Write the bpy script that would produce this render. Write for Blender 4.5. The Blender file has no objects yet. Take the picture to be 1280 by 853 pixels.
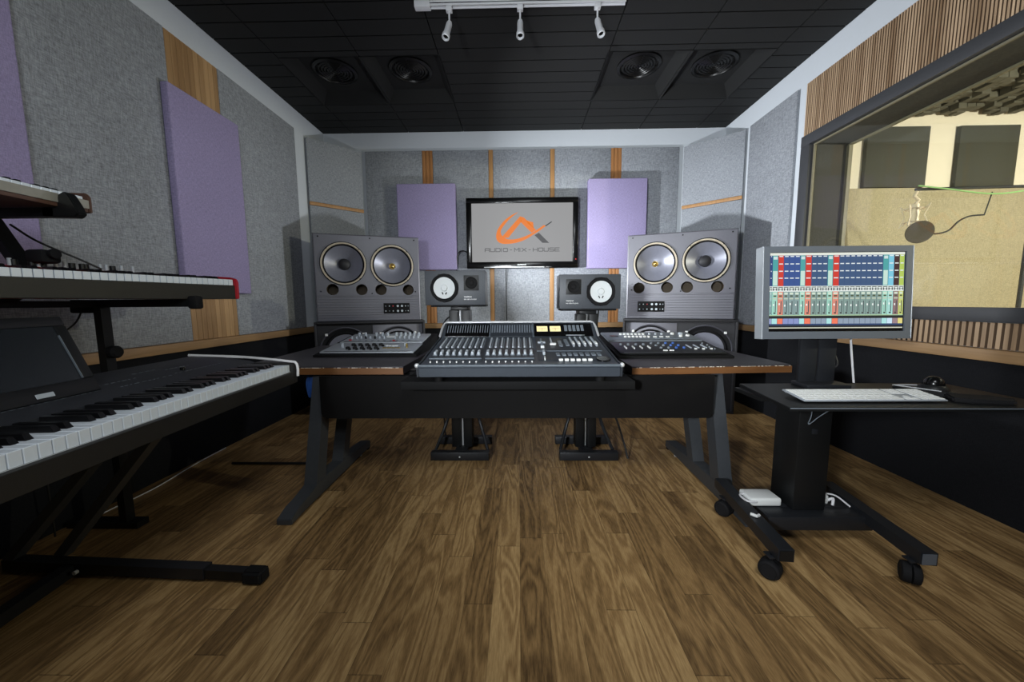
import bpy, bmesh, math, random
from mathutils import Matrix, Vector
random.seed(7)
C = bpy.context.scene.collection
PI = math.pi
def lin(c):
    c = c/255.0
    return c/12.92 if c <= .04045 else ((c+.055)/1.055)**2.4
def S(r, g, b): return (lin(r), lin(g), lin(b), 1)

# ------------------------------------------------------------------ materials
def nm(name):
    m = bpy.data.materials.new(name); m.use_nodes = True
    nt = m.node_tree; b = nt.nodes['Principled BSDF']
    return m, nt, b
def N(nt, t, **k):
    n = nt.nodes.new(t)
    for a, v in k.items(): setattr(n, a, v)
    return n
def L(nt, a, b): nt.links.new(a, b)
def obj_coords(nt, scale=(1,1,1)):
    tc = N(nt, 'ShaderNodeTexCoord'); mp = N(nt, 'ShaderNodeMapping')
    mp.inputs['Scale'].default_value = scale
    L(nt, tc.outputs['Object'], mp.inputs['Vector']); return mp.outputs['Vector']
def plain(name, col, rough=.5, metal=0., var=.12, scale=40, bump=0., spec=.5, emit=None, es=1.):
    m, nt, b = nm(name)
    v = obj_coords(nt)
    nz = N(nt, 'ShaderNodeTexNoise'); nz.inputs['Scale'].default_value = scale; nz.inputs['Detail'].default_value = 3
    L(nt, v, nz.inputs['Vector'])
    mx = N(nt, 'ShaderNodeMix', data_type='RGBA')
    mx.inputs['A'].default_value = tuple(c*(1-var) for c in col[:3])+(1,)
    mx.inputs['B'].default_value = tuple(min(1, c*(1+var)) for c in col[:3])+(1,)
    L(nt, nz.outputs['Fac'], mx.inputs['Factor']); L(nt, mx.outputs['Result'], b.inputs['Base Color'])
    b.inputs['Roughness'].default_value = rough; b.inputs['Metallic'].default_value = metal
    b.inputs['Specular IOR Level'].default_value = spec
    if bump:
        bp = N(nt, 'ShaderNodeBump'); bp.inputs['Strength'].default_value = bump; bp.inputs['Distance'].default_value = .002
        L(nt, nz.outputs['Fac'], bp.inputs['Height']); L(nt, bp.outputs['Normal'], b.inputs['Normal'])
    if emit:
        b.inputs['Emission Color'].default_value = emit; b.inputs['Emission Strength'].default_value = es
    return m
def fabric(name, col, contrast=.35, s=1.0, spec=.15):
    m, nt, b = nm(name)
    outs = []
    for sc in ((60*s,60*s,420*s), (420*s,420*s,60*s)):
        v = obj_coords(nt, sc)
        nz = N(nt, 'ShaderNodeTexNoise'); nz.inputs['Scale'].default_value = 1; nz.inputs['Detail'].default_value = 2
        L(nt, v, nz.inputs['Vector']); outs.append(nz.outputs['Fac'])
    ad = N(nt, 'ShaderNodeMath', operation='ADD'); L(nt, outs[0], ad.inputs[0]); L(nt, outs[1], ad.inputs[1])
    big = N(nt, 'ShaderNodeTexNoise'); big.inputs['Scale'].default_value = 2.2; big.inputs['Detail'].default_value = 4
    L(nt, obj_coords(nt), big.inputs['Vector'])
    ad2 = N(nt, 'ShaderNodeMath', operation='MULTIPLY_ADD'); L(nt, big.outputs['Fac'], ad2.inputs[0]); ad2.inputs[1].default_value = .25; L(nt, ad.outputs[0], ad2.inputs[2])
    mr = N(nt, 'ShaderNodeMapRange'); mr.inputs['From Min'].default_value = .75; mr.inputs['From Max'].default_value = 1.5
    mr.inputs['To Min'].default_value = 1-contrast; mr.inputs['To Max'].default_value = 1+contrast
    L(nt, ad2.outputs[0], mr.inputs['Value'])
    mx = N(nt, 'ShaderNodeVectorMath', operation='SCALE'); mx.inputs[0].default_value = col[:3]; L(nt, mr.outputs[0], mx.inputs['Scale'])
    L(nt, mx.outputs[0], b.inputs['Base Color'])
    b.inputs['Roughness'].default_value = .95; b.inputs['Specular IOR Level'].default_value = spec
    bp = N(nt, 'ShaderNodeBump'); bp.inputs['Strength'].default_value = .4; bp.inputs['Distance'].default_value = .001
    L(nt, ad.outputs[0], bp.inputs['Height']); L(nt, bp.outputs['Normal'], b.inputs['Normal'])
    return m
def cell_rand(nt, sock, pitch, off=0.):
    a = N(nt, 'ShaderNodeMath', operation='MULTIPLY_ADD'); L(nt, sock, a.inputs[0]); a.inputs[1].default_value = 1/pitch; a.inputs[2].default_value = off
    f = N(nt, 'ShaderNodeMath', operation='FLOOR'); L(nt, a.outputs[0], f.inputs[0])
    return a, f
def oak(name, c1, c2, axis=1, pitch=None, rough=.5, grain=(60,60,3)):
    """oak; if pitch, every slat along that axis gets its own tone"""
    m, nt, b = nm(name)
    v = obj_coords(nt, grain)
    nz = N(nt, 'ShaderNodeTexNoise'); nz.inputs['Scale'].default_value = 1; nz.inputs['Detail'].default_value = 5; nz.inputs['Distortion'].default_value = .6
    L(nt, v, nz.inputs['Vector'])
    fac = nz.outputs['Fac']
    if pitch:
        tc = N(nt, 'ShaderNodeTexCoord'); sx = N(nt, 'ShaderNodeSeparateXYZ'); L(nt, tc.outputs['Object'], sx.inputs[0])
        vals = []
        for p, w in ((pitch, .55), (pitch*7.3, .6)):
            _, f = cell_rand(nt, sx.outputs[axis], p)
            wn = N(nt, 'ShaderNodeTexWhiteNoise', noise_dimensions='1D'); L(nt, f.outputs[0], wn.inputs['W'])
            s = N(nt, 'ShaderNodeMath', operation='MULTIPLY_ADD'); L(nt, wn.outputs['Value'], s.inputs[0]); s.inputs[1].default_value = w; s.inputs[2].default_value = -w/2
            vals.append(s.outputs[0])
        a = N(nt, 'ShaderNodeMath', operation='ADD'); L(nt, fac, a.inputs[0]); L(nt, vals[0], a.inputs[1])
        a2 = N(nt, 'ShaderNodeMath', operation='ADD', use_clamp=True); L(nt, a.outputs[0], a2.inputs[0]); L(nt, vals[1], a2.inputs[1])
        fac = a2.outputs[0]
    mx = N(nt, 'ShaderNodeMix', data_type='RGBA'); mx.inputs['A'].default_value = c1; mx.inputs['B'].default_value = c2
    L(nt, fac, mx.inputs['Factor']); L(nt, mx.outputs['Result'], b.inputs['Base Color'])
    b.inputs['Roughness'].default_value = rough
    return m
def floor_mat():
    m, nt, b = nm('laminate_floor')
    tc = N(nt, 'ShaderNodeTexCoord'); sx = N(nt, 'ShaderNodeSeparateXYZ'); L(nt, tc.outputs['Object'], sx.inputs[0])
    ax, fx = cell_rand(nt, sx.outputs[0],   .104)
    wn = N(nt, 'ShaderNodeTexWhiteNoise', noise_dimensions='1D'); L(nt, fx.outputs[0], wn.inputs['W'])
    ys = N(nt, 'ShaderNodeMath', operation='MULTIPLY'); L(nt, sx.outputs[1], ys.inputs[0]); ys.inputs[1].default_value = 1/.85
    ya = N(nt, 'ShaderNodeMath', operation='MULTIPLY_ADD'); L(nt, wn.outputs['Value'], ya.inputs[0]); ya.inputs[1].default_value = 7.0; L(nt, ys.outputs[0], ya.inputs[2])
    fy = N(nt, 'ShaderNodeMath', operation='FLOOR'); L(nt, ya.outputs[0], fy.inputs[0])
    cb = N(nt, 'ShaderNodeCombineXYZ'); L(nt, fx.outputs[0], cb.inputs[0]); L(nt, fy.outputs[0], cb.inputs[1])
    w2 = N(nt, 'ShaderNodeTexWhiteNoise', noise_dimensions='2D'); L(nt, cb.outputs[0], w2.inputs['Vector'])
    # grain coordinates shifted per board
    sc = N(nt, 'ShaderNodeVectorMath', operation='SCALE'); L(nt, w2.outputs['Color'], sc.inputs[0]); sc.inputs['Scale'].default_value = 40
    mp = N(nt, 'ShaderNodeMapping'); mp.inputs['Scale'].default_value = (1, .11, 1); L(nt, tc.outputs['Object'], mp.inputs['Vector'])
    ad = N(nt, 'ShaderNodeVectorMath', operation='ADD'); L(nt, mp.outputs[0], ad.inputs[0]); L(nt, sc.outputs[0], ad.inputs[1])
    g1 = N(nt, 'ShaderNodeTexNoise'); g1.inputs['Scale'].default_value = 10; g1.inputs['Detail'].default_value = 2; g1.inputs['Distortion'].default_value = .4
    L(nt, ad.outputs[0], g1.inputs['Vector'])
    # contour bands of the noise read as cathedral grain
    rg = N(nt, 'ShaderNodeMath', operation='MULTIPLY'); L(nt, g1.outputs['Fac'], rg.inputs[0]); rg.inputs[1].default_value = 60
    sn = N(nt, 'ShaderNodeMath', operation='SINE'); L(nt, rg.outputs[0], sn.inputs[0])
    g2 = N(nt, 'ShaderNodeTexNoise'); g2.inputs['Scale'].default_value = 260; g2.inputs['Detail'].default_value = 3
    L(nt, ad.outputs[0], g2.inputs['Vector'])
    # fac = .5 + .16*sine + .5*(g2-.5) + .8*(rand-.5)
    def ma(a, k, prev):
        n = N(nt, 'ShaderNodeMath', operation='MULTIPLY_ADD'); L(nt, a, n.inputs[0]); n.inputs[1].default_value = k
        if isinstance(prev, float): n.inputs[2].default_value = prev
        else: L(nt, prev, n.inputs[2])
        return n.outputs[0]
    f = ma(sn.outputs[0], .14, .02); f = ma(g2.outputs['Fac'], .6, f); f = ma(w2.outputs['Value'], .34, f)
    cr = N(nt, 'ShaderNodeValToRGB'); L(nt, f, cr.inputs['Fac'])
    cr.color_ramp.elements[0].position = .1; cr.color_ramp.elements[0].color = S(90,68,42)
    cr.color_ramp.elements[1].position = .95; cr.color_ramp.elements[1].color = S(200,166,114)
    e = cr.color_ramp.elements.new(.5); e.color = S(150,118,76)
    # seams
    fr = N(nt, 'ShaderNodeMath', operation='FRACT'); L(nt, ax.outputs[0], fr.inputs[0])
    l1 = N(nt, 'ShaderNodeMath', operation='LESS_THAN'); L(nt, fr.outputs[0], l1.inputs[0]); l1.inputs[1].default_value = .016
    fr2 = N(nt, 'ShaderNodeMath', operation='FRACT'); L(nt, ya.outputs[0], fr2.inputs[0])
    l2 = N(nt, 'ShaderNodeMath', operation='LESS_THAN'); L(nt, fr2.outputs[0], l2.inputs[0]); l2.inputs[1].default_value = .004
    mxm = N(nt, 'ShaderNodeMath', operation='MAXIMUM'); L(nt, l1.outputs[0], mxm.inputs[0]); L(nt, l2.outputs[0], mxm.inputs[1])
    hf = N(nt, 'ShaderNodeMath', operation='MULTIPLY'); L(nt, mxm.outputs[0], hf.inputs[0]); hf.inputs[1].default_value = .45
    mx = N(nt, 'ShaderNodeMix', data_type='RGBA'); L(nt, hf.outputs[0], mx.inputs['Factor']); L(nt, cr.outputs[0], mx.inputs['A']); mx.inputs['B'].default_value = S(40,28,18)
    L(nt, mx.outputs['Result'], b.inputs['Base Color'])
    b.inputs['Roughness'].default_value = .48; b.inputs['Specular IOR Level'].default_value = .3
    bp = N(nt, 'ShaderNodeBump'); bp.inputs['Strength'].default_value = .15; bp.inputs['Distance'].default_value = .001
    L(nt, g2.outputs['Fac'], bp.inputs['Height']); L(nt, bp.outputs['Normal'], b.inputs['Normal'])
    return m
def glass_mat(name, tint, refl=.06):
    m, nt, b = nm(name); nt.nodes.remove(b)
    out = [n for n in nt.nodes if n.type == 'OUTPUT_MATERIAL'][0]
    tr = N(nt, 'ShaderNodeBsdfTransparent'); tr.inputs['Color'].default_value = tint
    gl = N(nt, 'ShaderNodeBsdfGlossy'); gl.inputs['Roughness'].default_value = .02
    mx = N(nt, 'ShaderNodeMixShader'); mx.inputs[0].default_value = refl
    L(nt, tr.outputs[0], mx.inputs[1]); L(nt, gl.outputs[0], mx.inputs[2]); L(nt, mx.outputs[0], out.inputs['Surface'])
    return m
def emis(name, col, s=1.):
    m, nt, b = nm(name)
    b.inputs['Base Color'].default_value = (.02,.02,.02,1); b.inputs['Emission Color'].default_value = col; b.inputs['Emission Strength'].default_value = s; b.inputs['Specular IOR Level'].default_value = .1
    b.inputs['Roughness'].default_value = .4
    return m

M = dict(
 floor=floor_mat(), white=plain('white_paint', S(212,218,224), .7, var=.02),
 grey=fabric('grey_fabric', S(150,154,160), .42, .62), purple=fabric('purple_fabric', S(158,148,186), .28, .8),
 black_fab=fabric('black_wall_fabric', S(26,27,30), .3), ceil=plain('black_ceiling', S(15,16,16), .8, var=.1, scale=8),
 ceil_d=plain('black_backing', S(12,12,12), .9), vent=plain('vent_black', S(9,9,9), .35),
 oak=oak('oak', S(150,108,64), S(196,150,100), rough=.5), oak_h=oak('oak_ledge', S(140,110,76), S(184,148,106), grain=(8,2.5,60)),
 oak_o=oak('orange_oak', S(150,100,58), S(192,138,88)), oak_e=oak('oak_edge', S(96,62,32), S(132,88,50), grain=(3,60,60)), oak_dk=plain('groove_shade', S(98,78,60), .7), 
 slat=oak('fluted_oak', S(140,112,84), S(216,186,152), 1, .0175), slat_l=oak('fluted_oak_low', S(128,102,74), S(190,160,126), 1, .03), slat_w=oak('fluted_oak_left', S(150,116,78), S(200,162,116), 1, .043),
 frame=plain('window_frame_grey', S(66,67,70), .5, var=.05), reveal=fabric('reveal_fabric', S(80,79,76), .25), trimy=plain('olive_trim', S(124,118,98), .5),
 glass=glass_mat('tinted_glass', (.95,.955,.92,1), .03),
 blk=plain('black_plastic', S(20,21,22), .45, spec=.35), blk_m=plain('black_matte', S(15,15,16), .75, spec=.2), blk_g=plain('black_gloss', S(10,10,11), .2, var=.05),
 blk_s=plain('black_steel', S(34,36,40), .45, .2), desk_top=plain('desk_laminate', S(60,57,62), .45, var=.08, scale=120), desk_leg=plain('desk_grey_steel', S(62,65,69), .45, .1),
 panel=plain('modesty_black', S(14,13,13), .7, spec=.15), cons=plain('console_grey', S(56,62,70), .4, .1), cons_d=plain('console_surface', S(40,44,50), .45), cons_l=plain('console_light', S(84,92,100), .4),
 silver=plain('silver', S(206,208,210), .35, .35, var=.04), btn=plain('button_grey', S(172,180,188), .4, var=.04), btn_d=plain('button_mid_grey', S(104,112,120), .5), btn_w=plain('button_white', S(226,228,226), .4, var=.02),
 vu=plain('meter_face', S(240,226,170), .5, var=.03, emit=S(240,222,160), es=.25),
 baffle=plain('speaker_grey', S(98,98,106), .42, .1, var=.08, scale=60), cab=plain('speaker_side', S(44,44,48), .5), ring=plain('beige_ring', S(206,196,178), .4, .2), cone=plain('cone_grey', S(124,126,138), .36, .25, var=.08), rubber=plain('rubber', S(20,20,22), .8, spec=.25),
 port=plain('port_tan', S(72,60,44), .7), brass=plain('brass', S(176,150,88), .3, .8), 
 ns=plain('veneer_black', S(56,60,66), .5, var=.25, scale=90), wcone=plain('paper_cone', S(196,200,201), .75, var=.02), sub=plain('sub_black', S(32,32,36), .6), subring=plain('sub_ring', S(84,84,92), .4, .3),
 key=plain('ivory_key', S(214,222,230), .3, var=.02), bkey=plain('ebony_key', S(16,16,18), .3), pbody=plain('piano_body', S(25,24,22), .5), pdeck=plain('piano_deck', S(40,42,47), .55), red=plain('stage_red', S(172,22,40), .35, var=.05), 
 brown=plain('synth_brown', S(88,62,50), .5), synthm=plain('synth_metal', S(150,148,138), .4, .3),
 alu=plain('aluminium', S(166,172,178), .4, .15, var=.03), alud=plain('aluminium_face', S(94,100,108), .45, .15, var=.03), cable_w=plain('cable_white', S(214,214,216), .5), cable_b=plain('cable_black', S(14,14,15), .5), cable_g=plain('cable_green', S(150,200,130), .5), cable_y=plain('cable_yellow', S(206,176,40), .5), cable_blue=plain('cable_blue', S(36,84,160), .5),
 cream=plain('cream_wall', S(244,236,222), .8, var=.02), olive=fabric('olive_fabric', S(178,169,144), .25, .5), dpan=fabric('dark_panel_fabric', S(74,74,66), .15), foam=plain('foam', S(96,94,84), .9, var=.3, scale=12), gold=plain('mic_metal', S(240,224,204), .45, .1), popm=plain('mesh_grey', S(92,84,74), .9),
 tvscr=emis('tv_grey', S(146,146,147), 1), tvo=emis('tv_orange', S(226,118,26), 1), tvd=emis('tv_dark', S(72,72,74), 1), tvk=emis('tv_black', S(28,34,34), 1), tvt=emis('tv_letters', S(96,96,98), 1),
 offscr=plain('dark_screen', S(26,30,34), .25, var=.05), spotw=plain('spot_white', S(224,226,230), .4, var=.02),
)
def scr(r, g, b): 
    k = 'scr_%d_%d_%d' % (r, g, b)
    if k not in M: M[k] = emis(k, S(r, g, b), 1)
    return M[k]

# ------------------------------------------------------------------ mesh builder
class MB:
    def __init__(s, *mats): s.bm = bmesh.new(); s.mats = list(mats); s.T = Matrix.Identity(4); s.mi = 0
    def use(s, mat):
        if mat not in s.mats: s.mats.append(mat)
        s.mi = s.mats.index(mat); return s
    def _add(s, vs, fs, smooth=False):
        v = [s.bm.verts.new(s.T @ Vector(p)) for p in vs]; out = []
        for f in fs:
            try:
                fc = s.bm.faces.new([v[i] for i in f]); fc.material_index = s.mi; fc.smooth = smooth; out.append(fc)
            except ValueError: pass
        return v, out
    def box(s, x0, x1, y0, y1, z0, z1, bev=0., seg=2):
        if x0 > x1: x0, x1 = x1, x0
        if y0 > y1: y0, y1 = y1, y0
        if z0 > z1: z0, z1 = z1, z0
        vs = [(x, y, z) for x in (x0, x1) for y in (y0, y1) for z in (z0, z1)]
        fs = [(0,1,3,2),(4,6,7,5),(0,4,5,1),(2,3,7,6),(0,2,6,4),(1,5,7,3)]
        v, f = s._add(vs, fs)
        if bev:
            ed = list({e for q in f for e in q.edges})
            r = bmesh.ops.bevel(s.bm, geom=ed, offset=bev, segments=seg, affect='EDGES', profile=.5)
            for q in r['faces']: q.material_index = s.mi
        return s
    def hexa(s, pts):  # 8 points: bottom 4 ccw, top 4 ccw
        s._add(pts, [(3,2,1,0),(4,5,6,7),(0,1,5,4),(1,2,6,5),(2,3,7,6),(3,0,4,7)]); return s
    def prism(s, poly, a0, a1, axis='x', bev=0.):
        """poly of 2D points extruded along axis. x: poly=(y,z); y: poly=(x,z); z: poly=(x,y)"""
        def P(p, a): return {'x': (a, p[0], p[1]), 'y': (p[0], a, p[1]), 'z': (p[0], p[1], a)}[axis]
        n = len(poly); vs = [P(p, a0) for p in poly]+[P(p, a1) for p in poly]
        fs = [tuple(range(n-1, -1, -1)), tuple(range(n, 2*n))]+[(i, (i+1) % n, n+(i+1) % n, n+i) for i in range(n)]
        v, f = s._add(vs, fs)
        bmesh.ops.recalc_face_normals(s.bm, faces=f)
        if bev:
            ed = list({e for q in f for e in q.edges})
            r = bmesh.ops.bevel(s.bm, geom=ed, offset=bev, segments=2, affect='EDGES')
            for q in r['faces']: q.material_index = s.mi
        return s
    def lathe(s, prof, c=(0,0,0), ax='y', seg=32):
        """prof: (radius, height along axis)"""
        c = Vector(c)
        ex, ey, ez = {'z': ((1,0,0),(0,1,0),(0,0,1)), 'y': ((1,0,0),(0,0,1),(0,-1,0)), 'x': ((0,1,0),(0,0,1),(1,0,0)), 'Y': ((1,0,0),(0,0,1),(0,1,0))}[ax]
        ex, ey, ez = Vector(ex), Vector(ey), Vector(ez)
        vs = []; n = len(prof)
        for i in range(seg):
            a = 2*PI*i/seg
            for r, h in prof: vs.append(c+ex*(r*math.cos(a))+ey*(r*math.sin(a))+ez*h)
        fs = []
        for i in range(seg):
            j = (i+1) % seg
            for k in range(n-1):
                fs.append((i*n+k, j*n+k, j*n+k+1, i*n+k+1))
        v, f = s._add(vs, fs, True)
        bmesh.ops.remove_doubles(s.bm, verts=[q for q in v if q.is_valid], dist=1e-6)
        return s
    def cyl(s, c, r, h, ax='z', seg=20, r2=None):
        r2 = r if r2 is None else r2
        return s.lathe([(0,0),(r,0),(r2,h),(0,h)], c, ax, seg)
    def tube(s, pts, r, seg=8, smooth_n=0):
        pts = [Vector(p) for p in pts]
        if smooth_n:
            out = []
            P = [pts[0]*2-pts[1]]+pts+[pts[-1]*2-pts[-2]]
            for i in range(1, len(P)-2):
                for k in range(smooth_n):
                    t = k/smooth_n; a, b, c, d = P[i-1], P[i], P[i+1], P[i+2]
                    out.append(.5*((2*b)+(c-a)*t+(2*a-5*b+4*c-d)*t*t+(3*b-a-3*c+d)*t**3))
            pts = out+[pts[-1]]
        vs = []; n = len(pts); up = Vector((0,0,1)); prev = None
        for i, p in enumerate(pts):
            d = (pts[min(i+1, n-1)]-pts[max(i-1, 0)]).normalized()
            if prev is None:
                a = d.cross(up)
                if a.length < .1: a = d.cross(Vector((1,0,0)))
                a.normalize()
            else:
                a = (prev-d*prev.dot(d)).normalized()
            prev = a; b = d.cross(a)
            for k in range(seg):
                t = 2*PI*k/seg; vs.append(p+a*(r*math.cos(t))+b*(r*math.sin(t)))
        fs = [(i*seg+k, i*seg+(k+1) % seg, (i+1)*seg+(k+1) % seg, (i+1)*seg+k) for i in range(n-1) for k in range(seg)]
        fs += [tuple(range(seg-1, -1, -1)), tuple(range((n-1)*seg, n*seg))]
        v, f = s._add(vs, fs, True); return s
    def bar(s, a, b, w, h, up=(0,0,1)):
        """rectangular bar from a to b, width w sideways, h along up"""
        a, b = Vector(a), Vector(b); d = (b-a).normalized(); u = Vector(up); sd = d.cross(u).normalized(); u = sd.cross(d).normalized()
        q = [(-1,-1),(1,-1),(1,1),(-1,1)]
        vs = [p+sd*(i*w/2)+u*(j*h/2) for p in (a, b) for i, j in q]
        v, f = s._add(vs, [(3,2,1,0),(4,5,6,7),(0,1,5,4),(1,2,6,5),(2,3,7,6),(3,0,4,7)])
        bmesh.ops.recalc_face_normals(s.bm, faces=f); return s
    def ball(s, c, r, seg=24, rings=12, zs=1.):
        prof = [(max(0, r*math.sin(PI*i/rings)), -r*zs*math.cos(PI*i/rings)) for i in range(rings+1)]
        return s.lathe(prof, c, 'z', seg)
    def build(s, name, parent=None, **k):
        me = bpy.data.meshes.new(name); 
        s.bm.normal_update(); s.bm.to_mesh(me); s.bm.free()
        for m in s.mats: me.materials.append(M[m] if isinstance(m, str) else m)
        try: me.set_sharp_from_angle(angle=.6)
        except Exception: pass
        o = bpy.data.objects.new(name, me); C.objects.link(o)
        if parent: o.parent = parent
        for a, v in k.items(): o[a] = v
        return o
def thing(name, label, cat, loc=(0,0,0), rz=0., group=None):
    o = bpy.data.objects.new(name, None); C.objects.link(o); o.location = loc; o.rotation_euler = (0,0,rz)
    o.empty_display_size = .05
    o['label'] = label; o['category'] = cat
    if group: o['group'] = group
    return o
def one(mb, name, label, cat, group=None, loc=None, rz=None):
    o = mb.build(name); o['label'] = label; o['category'] = cat
    if group: o['group'] = group
    if loc: o.location = loc
    if rz: o.rotation_euler = (0,0,rz)
    return o
def struct(mb, name): return mb.build(name, kind='structure')
def cp(o, loc=None, parent=None, rz=None, sc=None):
    c = o.copy(); C.objects.link(c)
    if parent is not None: c.parent = parent
    if loc is not None: c.location = loc
    if rz is not None: c.rotation_euler = (0,0,rz)
    if sc is not None: c.scale = sc
    return c
def text_mesh(txt, size, mat, name, parent, loc, rot=(PI/2,0,0), xs=1., depth=.0004, align='LEFT'):
    cu = bpy.data.curves.new('t', 'FONT'); cu.body = txt; cu.size = size; cu.extrude = depth; cu.align_x = align
    to = bpy.data.objects.new('t', cu); C.objects.link(to); bpy.context.view_layer.update()
    me = bpy.data.meshes.new_from_object(to.evaluated_get(bpy.context.evaluated_depsgraph_get()))
    C.objects.unlink(to); bpy.data.objects.remove(to); bpy.data.curves.remove(cu)
    me.materials.clear(); me.materials.append(M[mat])
    o = bpy.data.objects.new(name, me); C.objects.link(o); o.parent = parent
    o.location = loc; o.rotation_euler = rot; o.scale = (xs,1,1)
    return o

# ------------------------------------------------------------------ camera
F, YAW, PITCH, ROLL, CH = 460.881, .01865, .10543, -.00719, 1.11
f = Vector((-math.sin(YAW)*math.cos(PITCH), math.cos(YAW)*math.cos(PITCH), -math.sin(PITCH)))
r = Vector((math.cos(YAW), math.sin(YAW), 0)); u = r.cross(f)
c_, s_ = math.cos(ROLL), math.sin(ROLL)
R_, U_ = c_*r+s_*u, -s_*r+c_*u
cam = bpy.data.cameras.new('camera'); co = bpy.data.objects.new('camera', cam); C.objects.link(co)
mw = Matrix.Identity(4)
for i in range(3): mw[i][0] = R_[i]; mw[i][1] = U_[i]; mw[i][2] = -f[i]; mw[i][3] = (0,0,CH)[i]
co.matrix_world = mw
cam.sensor_width = 36; cam.lens = F/1280*36; cam.clip_start = .02
bpy.context.scene.camera = co

# ------------------------------------------------------------------ room
XL, XR, D, HC, ZT, ZL, YB = -2.31, 2.42, 4.57, 3.11, 2.895, .855, -2.6
struct(MB('floor').box(XL-.1, XR+.1, YB-.1, D+.1, -.08, 0), 'floor')
struct(MB('white').box(XL-.1, XL, YB, D+.1, 0, HC+.2), 'wall_left')
struct(MB('white').box(XL-.1, XR+.1, D, D+.1, 0, HC+.2), 'wall_back')
struct(MB('grey').box(XL-.1, XR+.1, YB-.1, YB, 0, HC+.2), 'wall_rear')
# right wall round the window
WY0, WY1, WZ0, WZ1 = -.4, 3.315, .99, 2.47
w = MB('white')
w.box(XR, XR+.32, WY1, D, 0, HC+.2); w.box(XR, XR+.32, YB, WY0, 0, HC+.2); w.box(XR, XR+.32, WY0, WY1, 0, WZ0); w.box(XR, XR+.32, WY0, WY1, WZ1, HC+.2)
struct(w, 'wall_right')
# ceiling: black planks with grooves, four coffered openings
cl = MB('ceil', 'ceil_d')
xs = [XL, -1.96, -1.29, -.64, .74, 1.41, 2.08, XR]
holes = (1, 2, 4, 5)
y = D-.159*45
k = 0
while y < D-.01:
    for i in range(len(xs)-1):
        if i in holes and 3.2 < y < 3.8: continue
        y_end = min(y+.155, D)
        if i in holes and 3.1 < y < 3.2: y_end = 3.215
        cl.box(xs[i]+.004, xs[i+1]-.004, max(y, YB)+.006, y_end, HC, HC+.02)
    y += .159
for i in holes:
    a, b = xs[i], xs[i+1]; y0, y1 = 3.218, 3.936; t = .07
    cl.hexa([(a,y0,HC),(b,y0,HC),(b-t,y0+t,HC+.1),(a+t,y0+t,HC+.1),(a-.01,y0-.01,HC),(b+.01,y0-.01,HC),(b+.01,y0,HC+.11),(a-.01,y0,HC+.11)])
    cl.hexa([(a,y1,HC),(b,y1,HC),(b-t,y1-t,HC+.1),(a+t,y1-t,HC+.1),(a-.01,y1+.01,HC),(b+.01,y1+.01,HC),(b+.01,y1,HC+.11),(a-.01,y1,HC+.11)])
    cl.hexa([(a,y0,HC),(a,y1,HC),(a+t,y1-t,HC+.1),(a+t,y0+t,HC+.1),(a-.01,y0,HC),(a-.01,y1,HC),(a-.01,y1,HC+.11),(a-.01,y0,HC+.11)])
    cl.hexa([(b,y0,HC),(b,y1,HC),(b-t,y1-t,HC+.1),(b-t,y0+t,HC+.1),(b+.01,y0,HC),(b+.01,y1,HC),(b+.01,y1,HC+.11),(b+.01,y0,HC+.11)])
    cl.box(a+t-.01, b-t+.01, y0+t-.01, y1-t+.01, HC+.1, HC+.11)
cl.use('ceil_d').box(XL, XR, YB, D, HC+.115, HC+.19)
struct(cl, 'ceiling')
VZ = HC+.1
for i, (x, lab) in enumerate(((-1.655, 'round black ceiling vent leftmost of the four in the dark ceiling'), (-.965, 'round black ceiling vent second from the left, up and left of the television'),
        (1.085, 'round black ceiling vent third from the left, right of the track lights'), (1.755, 'round black ceiling vent rightmost, near the bright right wall'))):
    t = thing('ceiling_vent', lab, 'vent', (x, 3.56, VZ), 0, 'round ceiling vents')
    MB('vent').lathe([(.19,0),(.19,-.012),(.165,-.02),(.155,-.004),(.155,0)], (0,0,0), 'z', 40).build('vent_rim', t)
    g = MB('vent')
    for rr in (.03,.055,.08,.105,.13): g.lathe([(rr,-.016),(rr+.012,-.01),(rr+.004,-.006),(rr-.004,-.012),(rr,-.016)], (0,0,0), 'z', 36)
    for a in range(8): g.bar((0,0,-.008),(.15*math.cos(a*PI/4),.15*math.sin(a*PI/4),-.008), .006, .008)
    g.build('vent_grille', t)

# white band lip, ledge, lower black walls
def slab(mats, x0, x1, y0, y1, z0, z1, name, label, cat, group=None, bev=.006):
    m = MB(mats); cx, cy = (x0+x1)/2, (y0+y1)/2
    m.box(x0-cx, x1-cx, y0-cy, y1-cy, 0, z1-z0, bev)
    return one(m, name, label, cat, group, (cx, cy, z0))
t1 = MB('oak_h').box(XL, XL+.055, YB, 4.09, ZL-.06, ZL, .004); struct(t1, 'trim_1')
t1 = MB('oak_h').box(-1.83, 1.9, D-.055, D, ZL-.06, ZL, .004); struct(t1, 'trim_2')
t1 = MB('oak_h').box(XR-.06, XR, YB, 4.08, ZL-.06, ZL, .004); struct(t1, 'trim_3')
struct(MB('black_fab').box(XL, XL+.025, YB, D, .0, ZL-.062), 'baseboard_left')
struct(MB('black_fab').box(XR-.025, XR, YB, D, .0, ZL-.062), 'baseboard_right')
struct(MB('black_fab').box(XL+.03, XR-.03, D-.025, D, .0, ZL-.062), 'baseboard_back')

PT = .028
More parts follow.
